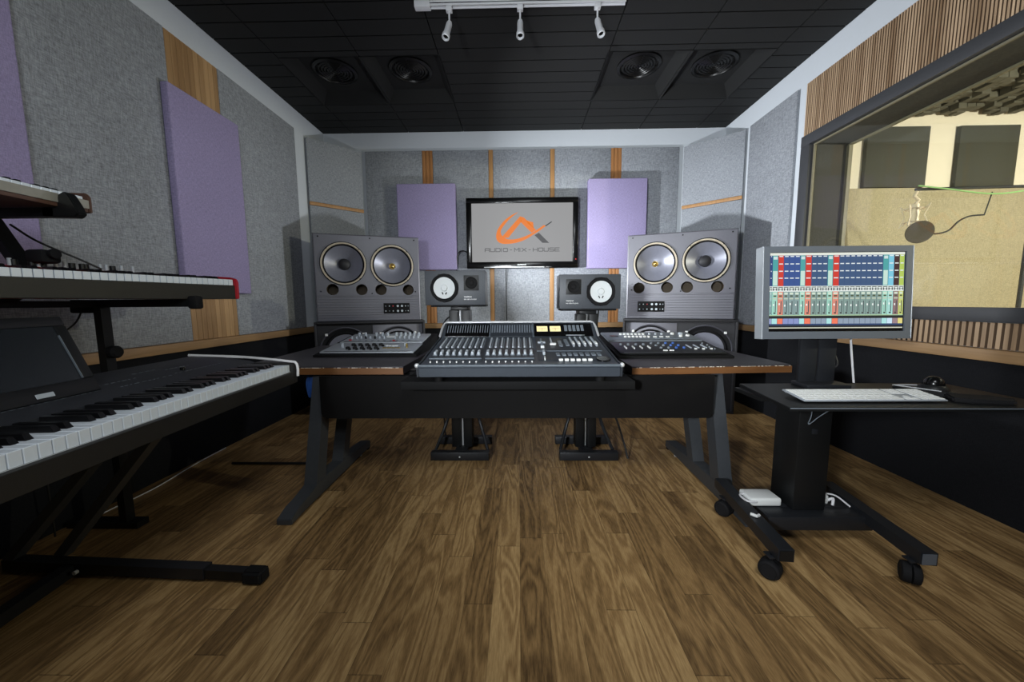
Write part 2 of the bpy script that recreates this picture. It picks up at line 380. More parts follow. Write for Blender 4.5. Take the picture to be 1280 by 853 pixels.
# back wall panels and oak strips between
bk = [(-1.815, -1.135), (-1.005, -.348), (-.294, .380), (.434, 1.092), (1.216, 1.885)]
bl = ['leftmost grey fabric panel on the back wall, behind the left purple panel', 'grey fabric wall panel left of the television', 'grey fabric wall panel right behind the television', 'grey fabric wall panel right of the television', 'rightmost grey fabric panel on the back wall, behind the right purple panel']
for (a, b), lab in zip(bk, bl): slab('grey', a, b, D-PT, D-.001, ZL+.001, ZT, 'fabric_absorber', lab, 'wall panel', 'grey panels on the back wall')
for n, (a, b) in enumerate(((-1.133,-1.007),(1.094,1.214))):
    m = MB('oak_o')
    for k in range(3): m.box(a-(a+b)/2+k*.042, a-(a+b)/2+k*.042+.038, -.012, .012, 0, ZT-ZL-.002, .003)
    one(m, 'wood_strip', ['wide grooved oak strip above the left purple panel on the back wall', 'wide grooved oak strip above the right purple panel on the back wall'][n], 'wood strip', 'oak strips on the back wall', ((a+b)/2, D-.0135, ZL+.001))
for n, (a, b) in enumerate(((-.346,-.296),(.382,.432))):
    slab('oak', a, b, D-.025, D-.001, ZL+.001, ZT, 'wood_strip', ['thin oak strip between grey panels, above left half of the television', 'thin oak strip between grey panels, above right half of the television'][n], 'wood strip', 'oak strips on the back wall', .003)
# corner traps
def trap(p, q, side):
    p, q = Vector((p[0], p[1], 0)), Vector((q[0], q[1], 0)); d = (q-p); Ln = d.length; rz = math.atan2(d.y, d.x)
    t = thing('corner_absorber', 'angled grey fabric panel with an oak strip across the %s rear corner' % side, 'wall panel', (p.x, p.y, .0), rz, 'angled corner panels')
    MB('grey').box(.004, Ln-.004, .0, .02, 2.225, ZT-.003, .006).build('upper_fabric', t)
    MB('grey').box(.004, Ln-.004, .0, .02, ZL, 2.185, .006).build('lower_fabric', t)
    MB('oak').box(.004, Ln-.004, -.004, .02, 2.187, 2.223, .003).build('oak_strip', t)
    MB('black_fab').box(.004, Ln-.004, .0, .02, 0, ZL-.002).build('black_base', t)
trap((-2.28, 4.125), (-1.85, 4.54), 'left'); trap((1.93, 4.54), (2.39, 4.11), 'right')
# left wall panels
slab('grey', XL+.001, XL+PT, -.6, 2.535, ZL+.001, ZT, 'fabric_absorber', 'large grey fabric wall panel behind the keyboards on the left wall', 'wall panel', 'grey panels on the left wall')
slab('grey', XL+.001, XL+PT, 2.965, 3.93, ZL+.001, ZT, 'fabric_absorber', 'grey fabric panel on the left wall, between oak slats and the corner', 'wall panel', 'grey panels on the left wall')
m = MB('slat_w')
yy = 2.54
while yy < 2.955:
    m.box(-.011, .011, yy-2.75, yy-2.75+.0405, 0, ZT-ZL-.002, .002, 1); yy += .0427
one(m, 'wood_cladding', 'vertical oak slat panel on the left wall, behind the purple panel', 'wall panel', None, (XL+.012, 2.75, ZL+.001))
# purple panels
def purple(w, h, name_lab, loc, rz, grp, th=.054):
    t = MB('purple').box(-w/2, w/2, 0, th, 0, h, .010, 3)
    return one(t, 'acoustic_absorber', name_lab, 'wall panel', grp, loc, rz)
purple(.600, 1.335, 'purple acoustic panel on the left wall, above the red keyboard', (XL+PT+.0555, 2.765, 1.193), PI/2, 'purple acoustic panels')
purple(.70, 1.335, 'purple acoustic panel at far left edge, behind the topmost keyboard', (XL+PT+.0555, 1.379, 1.193), PI/2, 'purple acoustic panels')
purple(.686, .99, 'purple acoustic panel left of the television on the back wall', (-1.078, D-PT-.102, 1.50), 0, 'purple acoustic panels', .10)
purple(.678, 1.022, 'purple acoustic panel right of the television on the back wall', (1.155, D-PT-.102, 1.50), 0, 'purple acoustic panels', .10)
# right wall
slab('grey', XR-PT, XR-.001, 3.40, 4.05, ZL+.001, ZT, 'fabric_absorber', 'grey fabric panel on the right wall beside the window', 'wall panel')
m = MB('slat'); yy = -.5
while yy < 3.30:
    m.prism([(yy, 0), (yy+.0125, 0), (yy+.0115, -.014), (yy+.001, -.014)], 0, ZT-WZ1-.004, 'z'); yy += .0175
# prism gave (x=yy,y=depth): rotate so slats run along y
bmesh.ops.transform(m.bm, matrix=Matrix(((0,1,0,0),(1,0,0,0),(0,0,1,0),(0,0,0,1))), verts=m.bm.verts)
bmesh.ops.recalc_face_normals(m.bm, faces=m.bm.faces)
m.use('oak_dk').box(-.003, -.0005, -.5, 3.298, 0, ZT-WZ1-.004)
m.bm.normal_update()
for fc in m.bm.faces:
    if abs(fc.normal.y) > .7: fc.material_index = 1  # shade between slats put into the colour: dark groove sides and backing
one(m, 'wood_cladding', 'fluted oak slat panel above the studio window', 'wall panel', None, (XR-.001, 0, WZ1+.002))
m = MB('slat_l'); yy = -.5
while yy < 3.29:
    m.prism([(yy, 0), (yy+.022, 0), (yy+.020, -.018), (yy+.002, -.018)], 0, WZ0-ZL-.004, 'z'); yy += .03
bmesh.ops.transform(m.bm, matrix=Matrix(((0,1,0,0),(1,0,0,0),(0,0,1,0),(0,0,0,1))), verts=m.bm.verts)
bmesh.ops.recalc_face_normals(m.bm, faces=m.bm.faces)
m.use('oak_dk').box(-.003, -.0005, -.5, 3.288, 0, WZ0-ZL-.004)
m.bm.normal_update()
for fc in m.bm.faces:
    if abs(fc.normal.y) > .7: fc.material_index = 1  # lower slats too: groove shade painted as darker brown
one(m, 'wood_cladding', 'fluted oak slat panel below the studio window', 'wall panel', None, (XR-.001, 0, ZL+.002))
# window
wn = bpy.data.objects.new('window_1', None); C.objects.link(wn); wn['kind'] = 'structure'
fr = MB('frame'); fw = .085
for (a, b, c, d) in ((WY0, WY1, WZ1-fw, WZ1-.001), (WY0, WY1, WZ0+.001, WZ0+fw-.01), (WY1-fw-.01, WY1-.001, WZ0+fw-.01, WZ1-fw), (WY0, WY0+fw, WZ0+fw-.01, WZ1-fw)):
    fr.box(XR-.03, XR+.03, a, b, c, d, .003)
fr.build('window_frame', wn)
rv = MB('reveal')
rv.box(XR+.03, XR+.31, WY0, WY1-.001, WZ1-.095, WZ1-.001); rv.box(XR+.03, XR+.31, WY0, WY1-.001, WZ0+.001, WZ0+.07); rv.box(XR+.03, XR+.31, WY1-.10, WY1-.001, WZ0+.07, WZ1-.095)
rv.build('window_reveal', wn)
tr = MB('trimy')
tr.box(XR+.004, XR+.018, WY0, WY1-.097, WZ1-.10, WZ1-.088); tr.box(XR+.004, XR+.018, WY1-.112, WY1-.098, WZ0+.07, WZ1-.10)
tr.box(XR+.28, XR+.30, WY0, WY1-.1, WZ1-.11, WZ1-.096); tr.box(XR+.27, XR+.30, WY1-.125, WY1-.1, WZ0+.07, WZ1-.11)
tr.build('glazing_bead', wn)
MB('glass').box(XR+.008, XR+.016, WY0+.08, WY1-.1, WZ0+.072, WZ1-.09).build('glass_pane', wn)
MB('glass').box(XR+.286, XR+.294, WY0+.01, WY1-.105, WZ0+.072, WZ1-.10).build('glass_pane', wn)

# ------------------------------------------------------------------ live room beyond the glass
LX0, LX1, LY0, LY1, LH = XR+.33, 6.6, -1.2, 4.4, 3.25
struct(MB('floor').box(LX0, LX1, LY0, LY1, -.08, 0), 'floor_booth')
struct(MB('cream').box(LX0, LX1+.1, LY1, LY1+.1, 0, LH), 'wall_booth_back')
struct(MB('cream').box(LX1, LX1+.1, LY0, LY1, 0, LH), 'wall_booth_right')
struct(MB('cream').box(LX0, LX1+.1, LY0-.1, LY0, 0, LH), 'wall_booth_rear')
struct(MB('ceil').box(LX0, LX1+.1, LY0-.1, LY1+.1, LH, LH+.1), 'ceiling_booth')
m = MB('olive')   # panel with the slanting left edge seen in the photograph
m.prism([(3.93,.3),(6.55,.3),(6.55,2.35),(3.70,2.35),(3.70,2.1)], LY1-.04, LY1-.001, 'y', .005)
one(m, 'fabric_absorber', 'wide olive fabric panel on the booth wall seen through the window', 'wall panel')
for a, b, lab in ((3.86, 4.535, 'left of the two dark grey panels high on the booth wall'), (4.86, 5.50, 'right of the two dark grey panels high on the booth wall')):
    slab('dpan', a, b, LY1-.05, LY1-.001, 2.355, 3.0, 'fabric_absorber', lab, 'wall panel', 'dark booth panels')
m = MB('foam'); random.seed(3)
xx = 4.0
while xx < 6.5:
    yy = 1.4
    while yy < 4.3:
        h = random.choice((.02,.05,.085,.04,.10)); m.box(xx+.003, xx+.087, yy+.003, yy+.087, LH-.045-h, LH-.001); yy += .09
    xx += .09
one(m, 'acoustic_foam', 'bumpy grey acoustic foam blocks covering the booth ceiling', 'acoustic foam')
MY = 3.0
# boom stand with pole, microphone in shock mount, pop filter
t = thing('microphone_stand', 'thin boom microphone stand in the booth behind glass', 'microphone stand', (3.95, MY, 0))
def loc(x, y, z): return (x-3.95, y-MY, z)
MB('blk_s').tube([loc(3.06,MY,1.95), loc(3.95,MY,1.965)], .011).build('boom_arm', t)
MB('blk_s').tube([loc(3.95,MY,.04), loc(3.95,MY,1.965)], .014).build('pole', t)
MB('blk_s').ball(loc(3.95,MY,1.965), .03, 14, 8).build('boom_clutch', t)
for a in range(3):
    MB('blk_s').tube([(0,0,.07),(.3*math.cos(a*2.1),.3*math.sin(a*2.1),.012)], .012).build('leg', t)
t = thing('microphone', 'condenser microphone in a pale elastic shock mount above the monitor', 'microphone', (3.07, MY, 1.70))
MB('gold').cyl((0,0,-.01), .024, .15, 'z', 18).build('microphone_body', t)
g = MB('gold')
for zz in (.0,.10):
    g.lathe([(.055,zz),(.06,zz+.004),(.055,zz+.008),(.05,zz+.004),(.055,zz)], (0,0,0), 'z', 20)
for a in range(4):
    aa = a*PI/2+.4; ca, sa = math.cos(aa), math.sin(aa)
    g.tube([(.055*ca,.055*sa,.1),(.085*ca,.085*sa,.13)], .005); g.tube([(.055*ca,.055*sa,.0),(.085*ca,.085*sa,-.03)], .005)
    g.tube([(.085*ca,.085*sa,.13),(.055*ca,.055*sa,.05),(.085*ca,.085*sa,-.03)], .004)
g.build('shock_mount', t)
MB('gold').tube([(0,0,.14),(.02,0,.17),(-.015,0,.20),(0,0,.235)], .012).build('swivel', t)
t = thing('pop_filter', 'round mesh pop filter on a bent gooseneck in the booth', 'pop filter', (3.04, MY-.08, 1.615))
g = MB('popm'); g.T = Matrix.Rotation(-.42, 4, 'Z') @ Matrix.Rotation(.25, 4, 'X'); g.lathe([(0,.004),(.080,.004),(.083,0),(.080,-.004),(0,-.004)], (0,0,0), 'y', 32); g.build('mesh_disc', t)
MB('cable_b').tube([(.075,.03,.0),(.18,.05,-.005),(.28,.06,.02),(.36,.07,.09),(.45,.08,.13),(.56,.08,.14)], .006, 8, 5).build('gooseneck', t)
MB('blk_s').tube([(.56,.08,.14),(.60,.08,.31)], .004).build('clamp_rod', t)
one(MB('cable_g').tube([(3.06,MY-.02,1.972),(3.25,MY-.03,1.945),(3.6,MY-.04,1.90),(3.9,MY-.04,1.93),(4.3,MY-.02,1.98),(4.5,MY,1.6),(4.52,MY,.6),(4.5,MY,.01)], .006, 8, 6), 'microphone_cable', 'green cable looping along the boom in the booth', 'cable')

# ------------------------------------------------------------------ track light
TY = 2.68
t = thing('track_light', 'white ceiling light track carrying three small spotlights', 'light track', (.02, TY, HC))
m = MB('spotw').box(-.70, .70, -.018, .018, -.016, -.001, .002); m.box(-.70, .70, -.018, -.012, -.034, -.016); m.box(-.70, .70, .012, .018, -.034, -.016); m.box(-.70,.70,-.018,.018,-.022,-.016)
m.build('rail', t)
MB('spotw').box(-.705, -.60, -.022, .022, -.042, -.001, .003).build('end_feed', t)
for n, (x, tilt, lab) in enumerate(((-.455, .18, 'leftmost white spotlight hanging from the ceiling track'), (.02, 0., 'middle white spotlight hanging straight down from the ceiling track'), (.535, -.16, 'rightmost white spotlight hanging from the ceiling track'))):
    s = thing('spotlight', lab, 'spotlight', (x, TY, HC-.0345), 0, 'spotlights on the ceiling track')
    MB('spotw').box(-.02, .02, -.017, .017, -.03, 0, .003).build('track_adapter', s)
    MB('spotw').cyl((0,0,-.105), .006, .078, 'z', 10).build('stem', s)
    T = Matrix.Translation((0,0,-.10)) @ Matrix.Rotation(tilt, 4, 'Y') @ Matrix.Rotation(-.35, 4, 'X')
    g = MB('spotw'); g.T = T; g.lathe([(0,.01),(.016,.006),(.02,-.01),(.021,-.09),(.026,-.1),(.026,-.125),(.021,-.13),(.019,-.115),(0,-.112)], (0,0,0), 'z', 24); g.build('lamp_head', s)
    g = MB('blk_g'); g.T = T; g.cyl((0,0,-.1145), .0165, .002, 'z', 18); g.build('lens', s)

# ------------------------------------------------------------------ television
TVW, TVH, TY0 = 1.30, .805, 4.40
t = thing('television', 'black wall-mounted flat television showing an orange and grey logo', 'television', (.045, TY0, 1.505))
m = MB('blk_g'); b = .062
m.box(-TVW/2, TVW/2, 0, .07, TVH-b, TVH, .006); m.box(-TVW/2, TVW/2, 0, .07, 0, .075, .006); m.box(-TVW/2, -TVW/2+b, 0, .07, .07, TVH-b+.005, .004); m.box(TVW/2-b, TVW/2, 0, .07, .07, TVH-b+.005, .004)
m.box(-TVW/2+.05, TVW/2-.05, .02, .075, .05, TVH-.05)
m.build('bezel', t)
MB('blk').box(-.2, .2, .076, .138, .2, .6).build('wall_bracket', t)
s0 = MB('tvscr').box(-TVW/2+b, TVW/2-b, .012, .02, .075, TVH-b); scn = s0.build('screen', t)
def flat(mat, poly, name, y=.0115, th=.002):
    # screen px frame: zoomed crop coordinates -> local metres
    sx = lambda X: (X-621)/1050*(TVW-2*b); sz = lambda Y: .075+(720-Y)/605*(TVH-b-.075)
    if isinstance(poly[0][0], (int, float)): poly = [poly]
    m = MB(mat)
    for pl in poly: m.prism([(sx(p[0]), sz(p[1])) for p in pl], y-th, y, 'y')
    return m.build(name, scn)
# logo: orbit swoosh, roof, tail and leg
def bez(a, b, c, n=14): return [((1-t)**2*a[0]+2*t*(1-t)*b[0]+t*t*c[0], (1-t)**2*a[1]+2*t*(1-t)*b[1]+t*t*c[1]) for t in [i/n for i in range(n+1)]]
sw1_out = bez((578,208),(430,262),(362,392))+bez((362,392),(318,520),(430,532))[1:]
sw1_in = bez((578,210),(455,290),(400,392))+bez((400,392),(385,452),(470,484))[1:]
strip = [[sw1_out[i], sw1_out[i+1], sw1_in[i+1], sw1_in[i]] for i in range(len(sw1_out)-1)]
o2 = bez((430,532),(600,540),(735,440))+bez((735,440),(800,405),(868,350))[1:]
i2 = bez((470,484),(570,500),(720,425))+bez((720,425),(775,390),(845,342))[1:]
strip += [[o2[i], o2[i+1], i2[i+1], i2[i]] for i in range(len(o2)-1)]
flat('tvo', strip, 'logo_swoosh')
flat('tvo', [[(400,470),(600,250),(618,300),(478,468)], [(600,250),(640,262),(765,392),(720,420),(608,310)], [(660,290),(735,312),(742,372),(690,330)]], 'logo_roof', .0108, .0015)
flat('tvd', [(750,445),(795,420),(902,526),(832,524)], 'logo_leg')
flat('tvk', [(856,350),(925,304),(930,312),(866,356)], 'logo_tip')
G = {'A': [[(0,0),(0,.75),(.15,1),(1,1),(1,0)],[(0,.45),(1,.45)]], 'U': [[(0,1),(0,.12),(.12,0),(.88,0),(1,.12),(1,1)]], 'D': [[(0,0),(0,1),(.85,1),(1,.85),(1,.15),(.85,0),(0,0)]],
     'I': [[(.5,0),(.5,1)]], 'O': [[(.12,0),(0,.12),(0,.88),(.12,1),(.88,1),(1,.88),(1,.12),(.88,0),(.12,0)]], 'M': [[(0,0),(0,1),(.5,.4),(1,1),(1,0)]], 'X': [[(0,1),(1,0)],[(0,0),(1,1)]],
     'H': [[(0,0),(0,1)],[(1,0),(1,1)],[(0,.5),(1,.5)]], 'S': [[(1,1),(.1,1),(0,.9),(0,.6),(.1,.5),(.9,.5),(1,.4),(1,.1),(.9,0),(0,0)]], 'E': [[(1,1),(0,1),(0,0),(1,0)],[(0,.5),(.9,.5)]], '-': [[(0,.5),(.55,.5)]], ' ': []}
def letters(txt, x0, x1, yb, h, th):
    adv = {'I': .45, '-': .63, ' ': .35}
    tot = sum(adv.get(c, 1.25) for c in txt); k = (x1-x0)/tot; x = x0; polys = []; words = []
    for c in txt:
        a = adv.get(c, 1.25); wd = (a-.28)*k if c not in 'I- ' else a*k
        if c == 'I': wd = .0001
        for st in G[c]:
            for p, q in zip(st[:-1], st[1:]):
                P = (x+p[0]*wd, yb-p[1]*h); Q = (x+q[0]*wd, yb-q[1]*h)
                dx, dy = Q[0]-P[0], Q[1]-P[1]; l = math.hypot(dx, dy) or 1; nx, ny = -dy/l*th/2, dx/l*th/2; ex, ey = dx/l*th/2, dy/l*th/2
                polys.append([(P[0]-ex+nx, P[1]-ey+ny), (Q[0]+ex+nx, Q[1]+ey+ny), (Q[0]+ex-nx, Q[1]+ey-ny), (P[0]-ex-nx, P[1]-ey-ny)])
        x += a*k
        if c == ' ': words.append(polys); polys = []
    return words+[polys]
for wd_ in letters('AUDIO - MIX - HOUSE', 232, 1020, 612, 34, 7.5): flat('tvt', wd_, 'logo_word')
MB('silver').box(-.45, .26, -.006, .004, .008, .018, .002).build('chrome_strip', t)
text_mesh('SAMSUNG', .022, 'btn_w', 'maker_badge', t, (-.005, -.0012, .032), (PI/2,0,0), 1., .0006, 'CENTER')
MB(emis('standby_red', S(230,60,60), 1.5)).cyl((.625,.0,.10), .006, .003, 'y', 12).build('standby_light', t)

# ------------------------------------------------------------------ main monitors and subs
def driver(t, cx, cz, kind, R=.215, y0=0.):
    """big paper cone driver on the baffle face y=y0"""
    rg = MB('blk').lathe([(R*1.0,-.001),(R*1.0,.008),(R*.965,.009)], (cx,y0,cz), 'y', 56)
    rg.use('ring').lathe([(R*.965,.009),(R*.955,.015),(R*.935,.016),(R*.925,.010),(R*.905,.013),(R*.89,.006),(R*.885,-.01)], (cx,y0,cz), 'y', 56)
    for a in range(4):
        q = a*PI/2+PI/4; rg.use('blk').ball((cx+R*.97*math.cos(q), y0-.012, cz+R*.97*math.sin(q)), .0075, 8, 6)
    rg.build('driver_ring', t)
    cn = MB('rubber').lathe([(R*.90,-.004),(R*.86,.008),(R*.82,-.006)], (cx,y0,cz), 'y', 56)
    cn.use('cone').lathe([(R*.82,-.006),(R*.5,-.05),(R*.27,-.072)]+([(0,-.074)] if kind == 'dual' else []), (cx,y0,cz), 'y', 56)
    c = cn.build('cone', t)
    if kind == 'dual':
        MB('brass', 'blk').lathe([(.032,-.071),(.030,-.05),(.022,-.052),(.02,-.06),(.008,-.052),(0,-.048)], (cx,y0,cz), 'y', 24).build('phase_plug', c)
    else:
        MB('sub').lathe([(R*.27,-.071),(R*.24,-.05),(R*.15,-.035),(0,-.03)], (cx,y0,cz), 'y', 36).build('dust_cap', c)
def big_speaker(loc_, rz, flip, lab):
    W, Hh, Dp = 1.0, .862, .33
    t = thing('studio_monitor', lab, 'speaker', loc_, rz, 'large twin-cone monitors')
    X = lambda frac: (W/2-frac*W) if flip else (-W/2+frac*W)     # fraction from the outer edge
    dr = [(X(.267), Hh*.665), (X(.727), Hh*.655)]; ports = [(X(p), Hh*.37) for p in (.156,.424,.608,.877)]
    bf = MB('baffle')
    # baffle plate with round holes: bridge each hole to a square cell
    def plate_with_holes(cells, y=0.):
        for (x0, x1, z0, z1, cx, cz, rr) in cells:
            n = 48; per = []
            def edge_pt(a):
                dx, dz = math.cos(a), math.sin(a); ts = []
                if dx > 1e-9: ts.append((x1-cx)/dx)
                if dx < -1e-9: ts.append((x0-cx)/dx)
                if dz > 1e-9: ts.append((z1-cz)/dz)
                if dz < -1e-9: ts.append((z0-cz)/dz)
                q = min(ts); return (cx+dx*q, y, cz+dz*q)
            angs = sorted(set([2*PI*i/n for i in range(n)]+[math.atan2(zz-cz, xx-cx) % (2*PI) for xx in (x0, x1) for zz in (z0, z1)]))
            vs = [edge_pt(a) for a in angs]+[(cx+rr*math.cos(a), y, cz+rr*math.sin(a)) for a in angs]; k = len(angs)
            bf._add(vs, [(i, (i+1) % k, k+(i+1) % k, k+i) for i in range(k)])
    def quad(x0, x1, z0, z1): bf._add([(x0,0,z0),(x1,0,z0),(x1,0,z1),(x0,0,z1)], [(0,1,2,3)])
    e = .012; zc = Hh*.40; zp0, zp1 = Hh*.30, Hh*.435
    x_sp = (dr[0][0]+dr[1][0])/2; lo, hi = -W/2+e, W/2-e
    ds = sorted(dr); ps = sorted(ports); pz = [zp0, zp1]
    plate_with_holes([(lo, x_sp, zp1, Hh-e, ds[0][0], ds[0][1], .192), (x_sp, hi, zp1, Hh-e, ds[1][0], ds[1][1], .192)])
    mids = [lo]+[(ps[i][0]+ps[i+1][0])/2 for i in range(3)]+[hi]
    plate_with_holes([(mids[i], mids[i+1], zp0, zp1, ps[i][0], ps[i][1], .055) for i in range(4)])
    # lower half carries shallow horizontal grooves
    z = e; 
    while z < zp0-.001:
        z2 = min(z+.026, zp0); quad(lo, hi, z, z2-.0025)
        bf._add([(lo,.0,z2-.0025),(hi,.0,z2-.0025),(hi,.003,z2-.001),(lo,.003,z2-.001),(hi,0,z2),(lo,0,z2)], [(0,1,2,3),(3,2,4,5)]); z = z2
    # rounded border
    for (p, q) in (((lo,0,e),(hi,0,e)), ((hi,0,e),(hi,0,Hh-e)), ((hi,0,Hh-e),(lo,0,Hh-e)), ((lo,0,Hh-e),(lo,0,e))):
        cx, cz = 0, Hh/2
        o_ = lambda P, y, g: (P[0]+math.copysign(g, P[0]), y, P[2]+math.copysign(g, P[2]-cz))
        pr = [(0,0),(e*.7,.004),(e,.014),(e,.03)]
        for (g0, y0), (g1, y1) in zip(pr[:-1], pr[1:]):
            bf._add([o_(p,y0,g0), o_(q,y0,g0), o_(q,y1,g1), o_(p,y1,g1)], [(0,1,2,3)])
    bmesh.ops.recalc_face_normals(bf.bm, faces=bf.bm.faces)
    for fc in bf.bm.faces:
        if abs(fc.normal.y) > .5 and fc.normal.y > 0: fc.normal_flip()
    bf.build('baffle', t)
    cb = MB('cab'); cb.box(-W/2, W/2, .03, Dp, 0, .02); cb.box(-W/2, W/2, .03, Dp, Hh-.02, Hh); cb.box(-W/2, -W/2+.02, .03, Dp, .02, Hh-.02); cb.box(W/2-.02, W/2, .03, Dp, .02, Hh-.02); cb.box(-W/2+.02, W/2-.02, Dp-.02, Dp, .02, Hh-.02)
    cb.build('cabinet', t)
    driver(t, dr[0][0], dr[0][1], 'woofer'); driver(t, dr[1][0], dr[1][1], 'dual')
    for px, pz_ in ports: MB('port').lathe([(.0555,-.001),(.055,.0),(.055,-.14),(0,-.14)], (px,0,pz_), 'y', 28).build('bass_port', t)
    # crossover panel
    a, b2 = sorted((X(.625), X(.885))); z0, z1 = Hh*.085, Hh*.21
    cpn = MB('blk_m').box(a, b2, -.006, 0, z0, z1, .002).build('control_plate', t)
    kb = None
    for i, fx in enumerate((.08,.22,.36,.54,.70,.84,.94)):
        for j, fz in enumerate((.25,.72)):
            x = a+(b2-a)*fx; z = z0+(z1-z0)*fz
            rr = .011 if i in (3,4) else .006
            MB('btn' if (i+j) % 2 == 0 or i in (3,4) else ('red' if i == 2 else 'btn_d')).cyl((x,-.006,z), rr, .014, 'y', 14).build('control_knob', cpn)
    for x, z in ((-.45,.83),(0.02,.83),(.45,.83),(-.45,.3),(.02,.28),(.45,.3)): MB('blk_m').cyl((x,-.0005,z), .007, .004, 'y', 12).build('screw', t)
def sub(loc_, rz, flip, lab):
    W, Hh, Dp = 1.06, .925, .35
    t = thing('subwoofer', lab, 'speaker', loc_, rz, 'black twin subwoofer cabinets')
    m = MB('sub'); m.box(-W/2, W/2, 0, Dp, Hh-.022, Hh, .003); m.box(-W/2, W/2, 0, Dp, 0, .022, .003); m.box(-W/2, -W/2+.022, 0, Dp, .022, Hh-.022, .002); m.box(W/2-.022, W/2, 0, Dp, .022, Hh-.022, .002); m.box(-W/2+.02, W/2-.02, .055, Dp-.01, .02, Hh-.02)
    m.build('cabinet', t)
    for s in (-1, 1):
        cx = s*.255
        if (s > 0) != flip: MB('baffle').box(cx-.25, cx+.25, .045, .055, .36, Hh-.04, .003).build('driver_plate', t)
        y0 = .044
        rg = MB('subring').lathe([(.245,0),(.245,.009),(.238,.012),(.231,.004)], (cx,y0,Hh-.30), 'y', 48); rg.use('rubber').lathe([(.231,.004),(.2,-.006)], (cx,y0,Hh-.30), 'y', 48)
        for a in range(4):
            q = PI/4+a*PI/2; rg.use('btn_w').box(cx+.243*math.cos(q)-.012, cx+.243*math.cos(q)+.012, y0-.03, y0-.012, Hh-.30+.243*math.sin(q)-.012, Hh-.30+.243*math.sin(q)+.012, .003)
        rg.build('driver_ring', t)
        MB('rubber').lathe([(.2,-.006),(.185,.006),(.17,-.004)], (cx,y0,Hh-.3), 'y', 48).use('cone').lathe([(.17,-.004),(.07,-.009)], (cx,y0,Hh-.3), 'y', 48).build('cone', t)
        MB('rubber').lathe([(.07,-.009),(.05,.012),(0,.02)], (cx,y0,Hh-.3), 'y', 32).build('dust_cap', t)
AL = math.atan2(3.94-3.6, -1.053+2.003)
big_speaker((-1.515, 3.765, .9265), AL, False, 'large dark grey twin-cone studio monitor in the left corner')
big_speaker((1.605, 3.765, .9265), -AL-.01, True, 'large grey twin-cone studio monitor in the right corner')
sub((-1.50, 3.735, 0), AL, False, 'black subwoofer cabinet under the left corner monitor')
sub((1.60, 3.735, 0), -AL-.01, True, 'black subwoofer cabinet under the right corner monitor')

# nearfield monitors on stands
def near(loc_, flip, lab, rz):
    W, Hh, Dp = .42, .238, .2
    t = thing('nearfield_speaker', lab, 'speaker', loc_, rz, 'white-cone nearfield speakers')
    s = -1 if flip else 1
    MB('ns').box(-W/2, W/2, 0, Dp, 0, Hh, .004).build('cabinet', t)
    cx, cz = s*(-.325*W*0+ -.0735), Hh*.5
    n8 = [(cx+.098*math.cos(a*PI/4+PI/8)*1.06, cz+.098*math.sin(a*PI/4+PI/8)*1.06) for a in range(8)]
    MB('blk').prism(n8, -.005, -.0005, 'y', .001).build('woofer_frame', t)
    wf = MB('rubber').lathe([(.098,.005),(.093,.012),(.084,.006),(.074,.012)], (cx,0,cz), 'y', 40)
    wf.use('wcone').lathe([(.074,.011),(.05,.0065),(.024,.0055)], (cx,0,cz), 'y', 40)
    w_ = wf.build('woofer_cone', t)
    MB('wcone').lathe([(.024,.0055),(.02,.013),(0,.016)], (cx,0,cz), 'y', 24).build('dust_cap', w_)
    for q in (-1, 1):
        g = MB('blk_m'); g.T = Matrix.Translation((cx+q*.012, -.0085, cz-.037)) @ Matrix.Rotation(q*.5, 4, 'Y'); g.box(-.0035, .0035, -.002, .001, -.009, .009, .001, 1); g.build('lead_wire', w_)
    tx, tz = s*(.27*W), Hh*.64
    MB('blk').box(tx-.052, tx+.052, -.004, -.0005, tz-.052, tz+.052, .0015).build('tweeter_plate', t)
    MB('blk_m').lathe([(.042,.004),(.04,.010),(.032,.006),(.018,.004),(.014,.008),(0,.010)], (tx,0,tz), 'y', 32).build('tweeter', t)
    x0 = tx-.052
    text_mesh('YAMAHA', .0145, 'btn_w', 'maker_badge', t, (x0, -.0006, .052), (PI/2,0,0), .9)
    text_mesh('NS-10M STUDIO', .0105, 'btn_w', 'model_badge', t, (x0, -.0006, .036), (PI/2,0,0), 1.15)
near((-.44, 2.57, 1.091), False, 'white-cone nearfield speaker left of the television above the console', 0)
near((.492, 2.57, 1.058), True, 'white-cone nearfield speaker right of the television above the console', 0)
def stand(x, top, lab):
    t = thing('speaker_stand', lab, 'speaker stand', (x, 2.48, 0), 0, 'black nearfield speaker stands')
    m = MB('blk_s'); m.box(-.205, .205, 0, .055, .003, .062, .004); m.box(-.205, .205, .30, .355, .003, .062, .004); m.box(-.045, .045, .055, .30, .012, .05, .003)
    b = m.build('base', t)
    MB('silver').cyl((.0,.0,.03), .006, .002, 'y', 12).build('bolt', b)
    m = MB('blk'); m.box(-.075, -.012, .13, .24, .05, top-.035, .004); m.box(.012, .075, .13, .24, .05, top-.035, .004); m.build('column', t)
    MB('silver').cyl((0,.17,.05), .007, top-.09, 'z', 12).build('center_rod', t)
    MB('blk').box(-.06, .06, .12, .28, top-.035, top-.012, .003).build('top_bracket', t)
    MB('blk_m').box(-.19, .19, .085, .29, top-.012, top-.0005, .003).build('top_plate', t)
    for s in (-1, 1): MB('blk_s').tube([(s*.19,.1,.04),(s*.13,.2,.2),(s*.07,.2,.42)], .012, 8, 4).build('brace', t)
stand(-.42, 1.091, 'black stand under the left white-cone speaker, behind the console')
stand(.485, 1.058, 'black stand under the right white-cone speaker, behind the console')

